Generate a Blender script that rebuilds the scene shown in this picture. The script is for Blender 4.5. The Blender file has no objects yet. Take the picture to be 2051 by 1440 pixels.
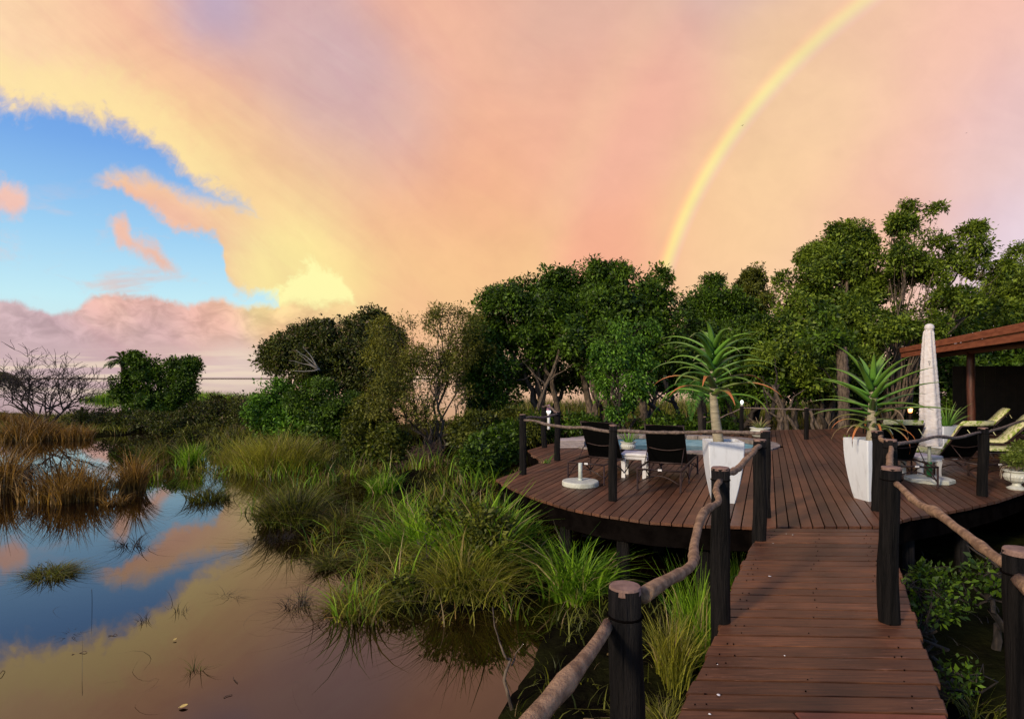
import bpy, math, random
import numpy as np
from mathutils import Vector

random.seed(11)
rng = np.random.default_rng(11)
R = math.radians
scene = bpy.context.scene
COL = scene.collection

# ------------------------------------------------------------------ camera
F, CX, HY = 1150.0, 1025.5, 757.0      # focal length, centre and horizon, in photo pixels
EYE, DECK = 2.6, 1.0                   # eye and deck height above the water (m)
cam_d = bpy.data.cameras.new('camera')
cam_d.sensor_width = 36.0
cam_d.lens = 36.0 * F / 2051.0
cam_d.shift_y = (HY - 720.0) / 2051.0
cam_d.clip_start = 0.05
cam_d.clip_end = 12000
cam = bpy.data.objects.new('camera', cam_d)
COL.objects.link(cam)
cam.location = (0, 0, EYE)
cam.rotation_euler = (R(90), 0, 0)
scene.camera = cam

def G(px, py, z=DECK):
    d = F * (EYE - z) / (py - HY)
    return np.array(((px - CX) * d / F, d, z))

def GD(px, py, d):
    return np.array(((px - CX) * d / F, d, EYE + (HY - py) * d / F))

# ------------------------------------------------------------------ render, exposure
scene.view_settings.view_transform = 'Standard'
scene.view_settings.look = 'None'
scene.view_settings.gamma = 1.0
scene.view_settings.exposure = 0.0
scene.cycles.use_denoising = True
scene.cycles.max_bounces = 6
scene.cycles.diffuse_bounces = 1
scene.cycles.glossy_bounces = 3
scene.cycles.transmission_bounces = 4
scene.cycles.transparent_max_bounces = 6
scene.cycles.caustics_reflective = False
scene.cycles.caustics_refractive = False
scene.cycles.sample_clamp_indirect = 6.0

def lin(r, g, b):
    def c(x):
        x = x / 255.0
        return x / 12.92 if x <= 0.04045 else ((x + 0.055) / 1.055) ** 2.4
    return (c(r), c(g), c(b))

# ------------------------------------------------------------------ node helper
class NT:
    def __init__(s, tree):
        s.t = tree
        s.n = tree.nodes
        s.l = tree.links
    def new(s, typ, **kw):
        n = s.n.new(typ)
        for k, v in kw.items():
            setattr(n, k, v)
        return n
    def put(s, sock, v):
        if v is None:
            return
        if isinstance(v, bpy.types.NodeSocket):
            s.l.new(v, sock)
        else:
            sock.default_value = v
    def math(s, op, a, b=None, c=None, clamp=False):
        n = s.new('ShaderNodeMath', operation=op, use_clamp=clamp)
        s.put(n.inputs[0], a); s.put(n.inputs[1], b); s.put(n.inputs[2], c)
        return n.outputs[0]
    def vec(s, op, a, b=None, c=None):
        n = s.new('ShaderNodeVectorMath', operation=op)
        s.put(n.inputs[0], a)
        if b is not None: s.put(n.inputs[1], b)
        if c is not None: s.put(n.inputs[2], c)
        return n.outputs['Value'] if op in ('DOT_PRODUCT', 'LENGTH', 'DISTANCE') else n.outputs[0]
    def mix(s, f, a, b, blend='MIX'):
        n = s.new('ShaderNodeMix', data_type='RGBA', blend_type=blend)
        s.put(n.inputs[0], f)
        s.put(n.inputs[6], a if isinstance(a, bpy.types.NodeSocket) else tuple(a) + (1,))
        s.put(n.inputs[7], b if isinstance(b, bpy.types.NodeSocket) else tuple(b) + (1,))
        return n.outputs[2]
    def noise(s, co, scale, detail=4, rough=0.55, dist=0.0):
        n = s.new('ShaderNodeTexNoise')
        s.put(n.inputs['Vector'], co)
        n.inputs['Scale'].default_value = scale
        n.inputs['Detail'].default_value = detail
        n.inputs['Roughness'].default_value = rough
        n.inputs['Distortion'].default_value = dist
        return n.outputs['Fac']
    def ramp(s, f, stops, interp='LINEAR'):
        n = s.new('ShaderNodeValToRGB')
        cr = n.color_ramp
        cr.interpolation = interp
        while len(cr.elements) < len(stops):
            cr.elements.new(0.5)
        for e, (p, c) in zip(cr.elements, stops):
            e.position = p
            e.color = tuple(c) + (1,) if len(c) == 3 else c
        s.put(n.inputs[0], f)
        return n.outputs[0]
    def sstep(s, v, lo, hi):
        n = s.new('ShaderNodeMapRange', interpolation_type='SMOOTHSTEP')
        s.put(n.inputs[0], v)
        n.inputs[1].default_value = lo
        n.inputs[2].default_value = hi
        return n.outputs[0]
    def curve(s, x, pts):
        n = s.new('ShaderNodeFloatCurve')
        c = n.mapping.curves[0]
        while len(c.points) < len(pts):
            c.points.new(0.5, 0.5)
        for p, (a, b) in zip(c.points, pts):
            p.location = (a, b)
            p.handle_type = 'AUTO'
        n.mapping.extend = 'HORIZONTAL'
        n.mapping.update()
        s.put(n.inputs['Value'], x)
        return n.outputs[0]

# ------------------------------------------------------------------ world: sunset sky with clouds and a rainbow
SUN_AZ, SUN_EL = 224.5, 9.0            # degrees clockwise from the view direction (+Y)
world = bpy.data.worlds.new('World')
scene.world = world
world.cycles.sampling_method = 'MANUAL'
world.cycles.sample_map_resolution = 256
world.use_nodes = True
w = NT(world.node_tree)
w.n.clear()
wout = w.new('ShaderNodeOutputWorld')
tc = w.new('ShaderNodeTexCoord')
DIR = tc.outputs['Generated']
DIR = w.vec('NORMALIZE', DIR)
sep = w.new('ShaderNodeSeparateXYZ')
w.put(sep.inputs[0], DIR)
X, Y, Z = sep.outputs
Yc = w.math('MAXIMUM', Y, 0.2)
U = w.math('DIVIDE', X, Yc)
V = w.math('DIVIDE', Z, Yc)
comb = w.new('ShaderNodeCombineXYZ')
w.put(comb.inputs[0], U); w.put(comb.inputs[1], V)
UV = comb.outputs[0]
n_big = w.noise(UV, 4.0, 5, 0.55, 0.3)
n_fine = w.noise(UV, 15.0, 7, 0.62, 0.5)
n_tiny = w.noise(UV, 42.0, 5, 0.6, 0.8)
n_mix = w.math('MULTIPLY_ADD', n_fine, 0.5, w.math('MULTIPLY_ADD', n_big, 0.28, w.math('MULTIPLY', n_tiny, 0.22)))
n_c = w.math('SUBTRACT', n_mix, 0.5)
front = w.sstep(Y, 0.2, 0.4)

def px2uv(px, py):
    return ((px - CX) / F, (HY - py) / F)
UX0, UX1 = -1.3, 0.2
def edge(pts):                          # a curve u -> v given as photo points
    q = []
    for a, b in pts:
        u, v = px2uv(a, b)
        q.append(((u - UX0) / (UX1 - UX0), v))
    x = w.math('DIVIDE', w.math('SUBTRACT', U, UX0), UX1 - UX0, clamp=True)
    return w.curve(x, q)
def above(pts, width, amp):             # 1 above the curve
    vv = w.math('MULTIPLY_ADD', n_c, amp, V)
    return w.sstep(w.math('SUBTRACT', vv, edge(pts)), -width, width)
def below(pts, width, amp):
    vv = w.math('MULTIPLY_ADD', n_c, amp, V)
    return w.sstep(w.math('SUBTRACT', edge(pts), vv), -width, width)

MAIN = [(-300, 180), (0, 208), (55, 232), (110, 218), (210, 248), (285, 268), (335, 298), (372, 325),
                (386, 352), (440, 390), (490, 415), (525, 455), (545, 520), (565, 680)]
m_main = above(MAIN, 0.028, 0.21)
m_tong = w.math('MULTIPLY',
                below([(150, 420), (205, 352), (260, 350), (330, 370), (400, 396), (460, 408), (560, 420)], 0.022, 0.12),
                above([(150, 340), (205, 362), (260, 398), (320, 440), (400, 466), (440, 488), (458, 560), (475, 575), (580, 600)], 0.016, 0.16))
m_str = w.math('MULTIPLY',
               below([(205, 480), (225, 444), (250, 448), (268, 482), (310, 498), (350, 540), (380, 580)], 0.016, 0.12),
               above([(205, 440), (225, 455), (240, 488), (290, 518), (345, 548), (380, 550)], 0.016, 0.12))
m_lft = w.math('MULTIPLY',
               below([(-300, 330), (0, 366), (40, 372), (60, 390), (90, 470)], 0.022, 0.16),
               above([(-300, 420), (0, 424), (35, 425), (60, 385), (90, 340)], 0.022, 0.16))
m_bank = below([(-300, 570), (0, 604), (60, 614), (130, 632), (180, 602), (225, 592), (300, 596), (400, 608), (430, 600), (500, 612), (620, 600)], 0.008, 0.075)
wisp = w.math('MULTIPLY', w.sstep(w.noise(w.vec('MULTIPLY', UV, (3.0, 9.0, 1.0)), 2.2, 6, 0.6, 0.4), 0.5, 0.72),
              w.sstep(V, 0.40, 0.16))
wisp = w.math('MULTIPLY', wisp, 0.55)
m = m_main
for k in (m_tong, m_str, m_lft, m_bank):
    m = w.math('MAXIMUM', m, k)
m_all = w.math('MAXIMUM', m, wisp)
m_all = w.math('SUBTRACT', 1.0, w.math('MULTIPLY', w.math('SUBTRACT', 1.0, m_all), front))
n_back = w.noise(DIR, 2.2, 5, 0.6, 0.4)          # behind the viewer, unseen: clear blue, broken cloud kept sparse to cut fill
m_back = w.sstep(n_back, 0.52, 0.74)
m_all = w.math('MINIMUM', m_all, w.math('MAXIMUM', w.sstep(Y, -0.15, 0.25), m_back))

# colour of the clouds: soft blobs of colour spread over the whole dome
blobs = [  # photo x, y, sRGB, spread (rad)
    (0, 20, (254, 228, 182), .07), (60, 200, (255, 236, 190), .05), (140, 120, (246, 210, 170), .07),
    (160, 210, (248, 234, 168), .05), (300, 245, (250, 226, 162), .06), (270, 60, (243, 194, 166), .08),
    (410, 315, (253, 240, 165), .06), (520, 420, (249, 230, 160), .07), (600, 500, (250, 240, 166), .07),
    (610, 565, (253, 250, 168), .06), (690, 575, (251, 241, 162), .06), (545, 535, (251, 242, 168), .045), (330, 160, (243, 192, 158), .08), (440, 250, (243, 194, 154), .07), (60, 90, (248, 216, 176), .07), (540, 330, (243, 202, 154), .06),
    (432, 28, (158, 172, 222), .045), (530, 100, (214, 180, 178), .08), (690, 190, (200, 180, 194), .08),
    (600, 270, (222, 186, 172), .08), (780, 280, (220, 184, 174), .08), (640, 370, (243, 206, 156), .08),
    (790, 400, (243, 188, 150), .08), (930, 360, (243, 186, 150), .09), (900, 80, (239, 188, 162), .1),
    (800, 520, (245, 208, 152), .08), (960, 520, (244, 202, 148), .09), (760, 620, (240, 188, 148), .06), (620, 640, (232, 172, 148), .05),
    (1120, 60, (222, 184, 168), .09), (1100, 260, (241, 188, 156), .09), (1230, 260, (239, 184, 164), .09),
    (1220, 500, (243, 180, 150), .07), (1420, 500, (244, 204, 156), .08), (1560, 380, (243, 208, 160), .09),
    (1680, 180, (243, 210, 166), .09), (1760, 420, (242, 194, 166), .08), (1880, 280, (238, 192, 178), .08),
    (1960, 90, (240, 192, 176), .1), (2045, 220, (228, 206, 212), .06), (2000, 330, (222, 196, 198), .06),
    (2045, 450, (226, 214, 230), .07), (330, 400, (240, 192, 170), .05), (450, 450, (238, 192, 168), .05),
    (270, 490, (238, 200, 180), .05), (10, 400, (243, 205, 190), .06), (230, 600, (240, 196, 178), .04),
    (420, 620, (238, 192, 172), .045), (60, 650, (202, 180, 186), .05), (300, 670, (206, 180, 180), .05), (120, 720, (206, 186, 188), .05),
    (450, 728, (222, 206, 198), .045), (1000, 740, (240, 200, 164), .07), (1600, 740, (238, 198, 172), .09),
]
acc, wsum = None, None
def blob(d, col, s, wt=1.0):
    global acc, wsum
    k = 1.0 / (s * s)
    dp = w.vec('DOT_PRODUCT', DIRW, tuple(d))
    e = w.math('EXPONENT', w.math('MULTIPLY_ADD', dp, k, -k + math.log(wt)))
    cv = w.new('ShaderNodeVectorMath', operation='MULTIPLY_ADD')
    cv.inputs[0].default_value = col
    w.put(cv.inputs[1], e)
    if acc is not None: w.put(cv.inputs[2], acc)
    else: cv.inputs[2].default_value = (0, 0, 0)
    acc = cv.outputs[0]
    wsum = e if wsum is None else w.math('ADD', wsum, e)
wn = w.new('ShaderNodeTexNoise'); w.put(wn.inputs['Vector'], DIR)
wn.inputs['Scale'].default_value = 5.0; wn.inputs['Detail'].default_value = 5.0; wn.inputs['Roughness'].default_value = 0.6
warp = w.vec('SUBTRACT', wn.outputs['Color'], (0.5, 0.5, 0.5))
DIRW = w.vec('NORMALIZE', w.vec('MULTIPLY_ADD', warp, (0.08, 0.08, 0.08), DIR))
for (px, py, c, s) in blobs:
    d = np.array(((px - CX) / F, 1.0, (HY - py) / F)); d /= np.linalg.norm(d)
    blob(d, lin(*c), s * 0.8)
def pol(az, el):
    a, e = R(az), R(el)
    return (math.sin(a) * math.cos(e), math.cos(a) * math.cos(e), math.sin(e))
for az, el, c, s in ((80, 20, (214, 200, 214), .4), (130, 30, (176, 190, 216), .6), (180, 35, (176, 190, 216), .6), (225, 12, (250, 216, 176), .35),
                     (-90, 25, (206, 206, 214), .45), (0, 80, (168, 154, 170), .45), (40, 50, (232, 196, 184), .3), (-40, 45, (222, 200, 190), .25), (0, -30, (200, 170, 150), .3)):  # overhead tone, out of view, is darkened to cut the fill light
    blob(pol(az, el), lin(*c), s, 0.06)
cloud = w.vec('DIVIDE', acc, w.math('ADD', wsum, 1e-9))
# billows: a little light and shade in the clouds
bil = w.math('MULTIPLY_ADD', n_fine, 0.14, 0.93)
cloud = w.vec('MULTIPLY', w.vec('MULTIPLY', cloud, (1.03, 0.955, 0.94)), bil)
dr_ = w.sstep(w.noise(w.vec('MULTIPLY', UV, (1.0, 1.6, 1.0)), 3.2, 6, 0.55, 0.8), 0.42, 0.68)
cloud = w.mix(w.math('MULTIPLY', dr_, 0.55), cloud, w.vec('MULTIPLY', cloud, (0.90, 0.87, 0.92)))
rotn = w.new('ShaderNodeVectorRotate', rotation_type='Z_AXIS')
w.put(rotn.inputs['Vector'], UV); rotn.inputs['Angle'].default_value = R(38)
n_st = w.noise(w.vec('MULTIPLY', rotn.outputs[0], (1.5, 7.0, 1.0)), 2.4, 7, 0.6, 0.9)
st_f = w.math('MULTIPLY', w.math('MULTIPLY', w.sstep(n_st, 0.40, 0.70), w.sstep(U, 0.35, -0.35)), front)
cloud = w.mix(w.math('MULTIPLY', st_f, 0.55), cloud, w.vec('MULTIPLY', cloud, (0.93, 0.86, 0.93)))
n_st2 = w.noise(w.vec('MULTIPLY', rotn.outputs[0], (2.5, 12.0, 1.0)), 2.0, 6, 0.6, 0.6)
st_f2 = w.math('MULTIPLY', w.math('MULTIPLY', w.sstep(n_st2, 0.52, 0.72), w.sstep(U, 0.1, -0.4)), front)
cloud = w.mix(w.math('MULTIPLY', st_f2, 0.35), cloud, w.vec('MULTIPLY', cloud, (1.03, 1.12, 1.08)))
# the lit rim along the edge of the big cloud
rim_v = w.math('SUBTRACT', w.math('MULTIPLY_ADD', n_c, 0.22, V), edge(MAIN))
rim = w.math('MULTIPLY', w.math('MULTIPLY', w.sstep(rim_v, 0.13, 0.035), w.sstep(rim_v, -0.01, 0.03)), w.math('MULTIPLY', w.sstep(U, -0.43, -0.56), front))
cloud = w.mix(w.math('MULTIPLY', rim, 0.6), cloud, lin(255, 234, 166))
# lumpy shading of the low cumulus bank
nb = w.noise(w.vec('MULTIPLY', UV, (1.0, 1.7, 1.0)), 22.0, 6, 0.6, 0.6)
bank_sh = w.math('MULTIPLY_ADD', w.sstep(nb, 0.3, 0.7), 0.34, 0.82)
bank_f = w.math('MULTIPLY', m_bank, w.sstep(V, 0.045, 0.08))
bank_f = w.math('MULTIPLY', bank_f, w.sstep(U, -0.2, -0.42))
cloud = w.mix(bank_f, cloud, w.vec('MULTIPLY', cloud, bank_sh))
# sunlit cumulus head
m_cum = w.math('MULTIPLY',
               below([(470, 640), (495, 606), (560, 578), (590, 548), (640, 532), (690, 555), (715, 590), (740, 640)], 0.014, 0.26),
               above([(470, 600), (495, 606), (560, 606), (700, 602), (740, 580)], 0.010, 0.10))
cloud = w.mix(w.math('MULTIPLY', m_cum, 0.85), cloud, lin(255, 252, 178))
# pale streaks just over the horizon
st = w.noise(w.vec('MULTIPLY', UV, (1.2, 26.0, 1.0)), 3.0, 4, 0.5, 0.2)
stf = w.math('MULTIPLY', w.sstep(V, 0.06, 0.03), w.sstep(st, 0.45, 0.62))
stf = w.math('MULTIPLY', w.math('MULTIPLY', stf, front), w.sstep(U, 0.1, -0.3))
cloud = w.mix(w.math('MULTIPLY', stf, 0.6), cloud, lin(244, 224, 196))
# rainbow round the point opposite the sun
ANTI = pol(44.5, 1.0)
ang = w.math('ARCCOSINE', w.vec('DOT_PRODUCT', DIR, ANTI))
angd = w.math('MULTIPLY', ang, 180 / math.pi)
bow = w.ramp(w.math('DIVIDE', w.math('SUBTRACT', angd, 29.75), 2.2, clamp=True),
             [(0.0, (0, 0, 0)), (0.14, (0.02, 0.0, 0.07)), (0.30, (0.0, 0.12, 0.05)), (0.45, (0.05, 0.24, 0.01)), (0.58, (0.10, 0.22, -0.02)), (0.72, (0.12, 0.08, -0.02)), (0.86, (0.06, 0.0, 0.0)), (1.0, (0, 0, 0))], 'B_SPLINE')
bow2 = w.ramp(w.math('DIVIDE', w.math('SUBTRACT', angd, 39.0), 6.0, clamp=True),
              [(0.0, (0, 0, 0)), (0.4, (0.02, 0.055, 0.01)), (0.65, (0.02, 0.05, 0.01)), (1.0, (0, 0, 0))], 'B_SPLINE')
inside = w.math('MULTIPLY', w.sstep(angd, 30.5, 26.0), 0.03)
fade = w.math('MULTIPLY', w.sstep(V, 0.95, 0.25), 0.55)
fade = w.math('MULTIPLY', w.math('MULTIPLY', w.math('ADD', fade, 0.45), front), w.sstep(V, 0.06, 0.16))
cloud = w.vec('ADD', cloud, w.vec('MULTIPLY', w.vec('ADD', bow, bow2), fade))
cloud = w.vec('MULTIPLY_ADD', (1.0, 0.9, 0.5), inside, cloud)
# clear sky between the clouds
el = w.math('MULTIPLY', w.math('ARCSINE', Z), 180 / math.pi)
clear = w.ramp(w.math('DIVIDE', el, 40.0, clamp=True),
               [(0.0, lin(214, 226, 226)), (0.16, lin(190, 232, 246)), (0.30, lin(150, 204, 244)), (0.46, lin(108, 164, 234)), (0.60, lin(84, 138, 224)), (1.0, lin(60, 104, 196))])
sky = w.new('ShaderNodeTexSky', sky_type='NISHITA')
sky.sun_disc = False
sky.sun_elevation = R(SUN_EL)
sky.sun_rotation = R(SUN_AZ)
bg_sky = w.new('ShaderNodeBackground'); w.put(bg_sky.inputs[0], sky.outputs[0]); bg_sky.inputs[1].default_value = 0.05
bg_clear = w.new('ShaderNodeBackground'); w.put(bg_clear.inputs[0], clear); bg_clear.inputs[1].default_value = 0.85
bg_cloud = w.new('ShaderNodeBackground'); w.put(bg_cloud.inputs[0], cloud); bg_cloud.inputs[1].default_value = 1.0
addn = w.new('ShaderNodeAddShader'); w.l.new(bg_sky.outputs[0], addn.inputs[0]); w.l.new(bg_clear.outputs[0], addn.inputs[1])
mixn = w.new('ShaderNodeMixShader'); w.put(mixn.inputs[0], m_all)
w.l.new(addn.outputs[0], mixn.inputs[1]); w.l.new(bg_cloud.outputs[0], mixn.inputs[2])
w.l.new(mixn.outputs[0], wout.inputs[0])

# ------------------------------------------------------------------ sun: low, behind the camera, softened by cloud
sun_d = bpy.data.lights.new('sun', 'SUN')
sun_d.energy = 3.2
sun_d.angle = R(6)
sun_d.color = (1.0, 0.84, 0.62)
sun = bpy.data.objects.new('sun', sun_d)
COL.objects.link(sun)
sdir = Vector(pol(SUN_AZ, SUN_EL + 15))
sun.rotation_euler = sdir.to_track_quat('Z', 'Y').to_euler()

# ================================================================== mesh helpers
ORI = {}
def ori(o):
    return ORI.get(o.name, np.zeros(3)) if o is not None else np.zeros(3)

def raw_mesh(name, Vv, faces, mat, parent=None, smooth=False):
    Vv = np.asarray(Vv, dtype=np.float64) - ori(parent)
    me = bpy.data.meshes.new(name)
    if isinstance(faces, np.ndarray):
        nf, k = faces.shape
        me.vertices.add(len(Vv)); me.loops.add(nf * k); me.polygons.add(nf)
        me.vertices.foreach_set('co', Vv.astype(np.float32).ravel())
        me.loops.foreach_set('vertex_index', faces.astype(np.int32).ravel())
        me.polygons.foreach_set('loop_start', np.arange(0, nf * k, k, dtype=np.int32))
        me.polygons.foreach_set('loop_total', np.full(nf, k, dtype=np.int32))
        me.update(calc_edges=True)
    else:
        me.from_pydata([tuple(p) for p in Vv], [], faces)
        me.update()
    if smooth:
        me.polygons.foreach_set('use_smooth', np.ones(len(me.polygons), dtype=bool))
    me.materials.append(mat)
    o = bpy.data.objects.new(name, me)
    COL.objects.link(o)
    if parent is not None:
        o.parent = parent
        ORI[o.name] = ori(parent)
    return o

def tag(o, label=None, cat=None, group=None, kind=None):
    if label: o['label'] = label
    if cat: o['category'] = cat
    if group: o['group'] = group
    if kind: o['kind'] = kind
    return o

def thing(name, label, cat, loc=(0, 0, 0), rz=0.0, group=None, kind=None):
    o = bpy.data.objects.new(name, None)
    o.empty_display_size = 0.1
    COL.objects.link(o)
    o.location = tuple(loc)
    o.rotation_euler = (0, 0, rz)
    ORI[o.name] = np.array(loc, dtype=float)
    return tag(o, label, cat, group, kind)

def local_thing(name, label, cat, loc, rz=0.0, group=None):
    """parts are modelled round the origin; the Empty carries the place"""
    o = thing(name, label, cat, loc, rz, group)
    ORI[o.name] = np.zeros(3)
    return o

def norm(v):
    v = np.asarray(v, float)
    return v / (np.linalg.norm(v) + 1e-12)

class MB:
    def __init__(s):
        s.v = []; s.f = []; s.n = 0
    def add(s, Vv, Fc):
        s.v.extend([tuple(p) for p in Vv])
        k = s.n
        s.f.extend([tuple(i + k for i in q) for q in Fc])
        s.n += len(Vv)
        return s
    def box(s, c, size, rz=0.0, bevel=0.0):
        x, y, z = [q / 2 for q in size]
        b = min(bevel, x * .9, y * .9, z * .9)
        ca, sa = math.cos(rz), math.sin(rz)
        if b <= 0:
            P = [(-x, -y, -z), (x, -y, -z), (x, y, -z), (-x, y, -z), (-x, -y, z), (x, -y, z), (x, y, z), (-x, y, z)]
            Fc = [(3, 2, 1, 0), (4, 5, 6, 7), (0, 1, 5, 4), (1, 2, 6, 5), (2, 3, 7, 6), (3, 0, 4, 7)]
        else:
            P = []
            for (zz, i) in ((-z, b), (-z + b, 0), (z - b, 0), (z, b)):
                P += [(-x + i, -y + i, zz), (x - i, -y + i, zz), (x - i, y - i, zz), (-x + i, y - i, zz)]
            Fc = [(3, 2, 1, 0), (12, 13, 14, 15)]
            for r in range(3):
                for k in range(4):
                    a, c2 = r * 4 + k, r * 4 + (k + 1) % 4
                    Fc.append((a, c2, c2 + 4, a + 4))
        P = [(c[0] + p[0] * ca - p[1] * sa, c[1] + p[0] * sa + p[1] * ca, c[2] + p[2]) for p in P]
        return s.add(P, Fc)
    def tube(s, pts, rad, n=8, cap=True, jit=0.0):
        pts = np.asarray(pts, float)
        m = len(pts)
        rad = np.full(m, rad) if np.isscalar(rad) else np.asarray(rad, float)
        T = np.gradient(pts, axis=0)
        T /= np.linalg.norm(T, axis=1, keepdims=True) + 1e-12
        ref = np.array((0, 0, 1.0)) if abs(T[0][2]) < 0.9 else np.array((1.0, 0, 0))
        a = norm(np.cross(T[0], ref))
        Vv = []
        an = np.arange(n) * 2 * math.pi / n
        for i in range(m):
            a = norm(a - T[i] * np.dot(a, T[i]))
            b = np.cross(T[i], a)
            rr = rad[i] * (1 + (rng.random(n) - .5) * jit) if jit else np.full(n, rad[i])
            ring = pts[i] + (np.cos(an) * rr)[:, None] * a + (np.sin(an) * rr)[:, None] * b
            Vv.extend(ring)
        Fc = []
        for i in range(m - 1):
            for k in range(n):
                Fc.append((i * n + k, i * n + (k + 1) % n, (i + 1) * n + (k + 1) % n, (i + 1) * n + k))
        if cap:
            Fc.append(tuple(range(n - 1, -1, -1)))
            Fc.append(tuple((m - 1) * n + k for k in range(n)))
        return s.add(Vv, Fc)
    def lathe(s, prof, n=24, c=(0, 0, 0), square=0.0, rz=0.0, flute=0.0, flz=(0, 0)):
        """profile of (radius, z), closed at both ends"""
        Vv = []
        for (r, z) in prof:
            for k in range(n):
                t = 2 * math.pi * k / n
                q = r
                if flute and flz[0] < z < flz[1]:
                    q = r * (1 + flute * (k % 2))
                Vv.append((c[0] + q * math.cos(t + rz), c[1] + q * math.sin(t + rz), c[2] + z))
        Fc = []
        for i in range(len(prof) - 1):
            for k in range(n):
                Fc.append((i * n + k, i * n + (k + 1) % n, (i + 1) * n + (k + 1) % n, (i + 1) * n + k))
        Fc.append(tuple(range(n - 1, -1, -1)))
        Fc.append(tuple((len(prof) - 1) * n + k for k in range(n)))
        return s.add(Vv, Fc)
    def build(s, name, mat, parent=None, smooth=False):
        return raw_mesh(name, s.v, s.f, mat, parent, smooth)

def rough_path(p0, p1, n, amp, sag=0.0, seed=None):
    r = np.random.default_rng(seed) if seed is not None else rng
    t = np.linspace(0, 1, n)
    p0, p1 = np.asarray(p0, float), np.asarray(p1, float)
    P = p0 + (p1 - p0) * t[:, None]
    off = np.zeros((n, 3))
    for k in (1, 2, 3, 5):
        a = r.normal(size=3) * amp / k
        ph = r.random(3) * 6.28
        off += a * (np.sin(math.pi * k * t[:, None] * 1.3 + ph) - np.sin(ph) * (1 - t[:, None]) - np.sin(math.pi * k * 1.3 + ph) * t[:, None])
    P += off
    P[:, 2] -= sag * 4 * t * (1 - t)
    return P

# ================================================================== materials
def mat_new(name):
    m = bpy.data.materials.new(name)
    m.use_nodes = True
    t = NT(m.node_tree)
    b = t.n['Principled BSDF']
    return m, t, b

def M(name, c1, c2=None, scale=8.0, rough=0.6, bump=0.0, stretch=(1, 1, 1), rot=0.0, detail=5, var=0.0, spec=0.5, lo=0.35, hi=0.65, coord='Object', bscale=None, rvar=0.0):
    m, t, b = mat_new(name)
    tcn = t.new('ShaderNodeTexCoord')
    mp = t.new('ShaderNodeMapping')
    t.l.new(tcn.outputs[coord], mp.inputs[0])
    mp.inputs['Scale'].default_value = stretch
    mp.inputs['Rotation'].default_value = (0, 0, rot)
    co = mp.outputs[0]
    nz = t.noise(co, scale, detail)
    col = t.mix(t.sstep(nz, lo, hi), c1, c2 if c2 else c1)
    if var:
        oi = t.new('ShaderNodeObjectInfo')
        f = t.math('MULTIPLY_ADD', oi.outputs['Random'], 2 * var, 1 - var)
        col = t.vec('MULTIPLY', col, f)
    t.put(b.inputs['Base Color'], col)
    b.inputs['Roughness'].default_value = rough
    if rvar:
        t.put(b.inputs['Roughness'], t.math('MULTIPLY_ADD', nz, rvar, rough - rvar / 2))
    b.inputs['Specular IOR Level'].default_value = spec
    if bump:
        bn = t.new('ShaderNodeBump')
        bn.inputs['Strength'].default_value = bump
        bn.inputs['Distance'].default_value = 0.02
        t.put(bn.inputs['Height'], t.noise(co, bscale or scale * 3, 6, 0.6))
        t.l.new(bn.outputs[0], b.inputs['Normal'])
    return m

def leaf_mat(name, dark, light, trans=0.3, rough=0.5, tint=None, scale=0.9):
    m, t, b = mat_new(name)
    g = t.new('ShaderNodeNewGeometry')
    tcn = t.new('ShaderNodeTexCoord')
    nz = t.noise(tcn.outputs['Object'], scale, 3)
    rp = g.outputs['Random Per Island']
    f = t.math('ADD', t.math('MULTIPLY', t.math('POWER', rp, 2.2), 0.95), t.math('MULTIPLY_ADD', nz, 1.3, -0.52))
    f = t.math('MULTIPLY', f, 1.0, clamp=True)
    col = t.mix(f, dark, light)
    if tint:
        col = t.mix(t.sstep(t.math('FRACT', t.math('MULTIPLY', rp, 7.31)), 0.88, 0.93), col, tint)
    t.put(b.inputs['Base Color'], col)
    b.inputs['Roughness'].default_value = rough
    b.inputs['Specular IOR Level'].default_value = 0.28
    tr = t.new('ShaderNodeBsdfTranslucent')
    t.put(tr.inputs[0], t.vec('MULTIPLY', col, (1.3, 1.3, 0.6)))
    mx = t.new('ShaderNodeMixShader')
    mx.inputs[0].default_value = trans
    t.l.new(b.outputs[0], mx.inputs[1]); t.l.new(tr.outputs[0], mx.inputs[2])
    t.l.new(mx.outputs[0], t.n['Material Output'].inputs[0])
    return m

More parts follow.
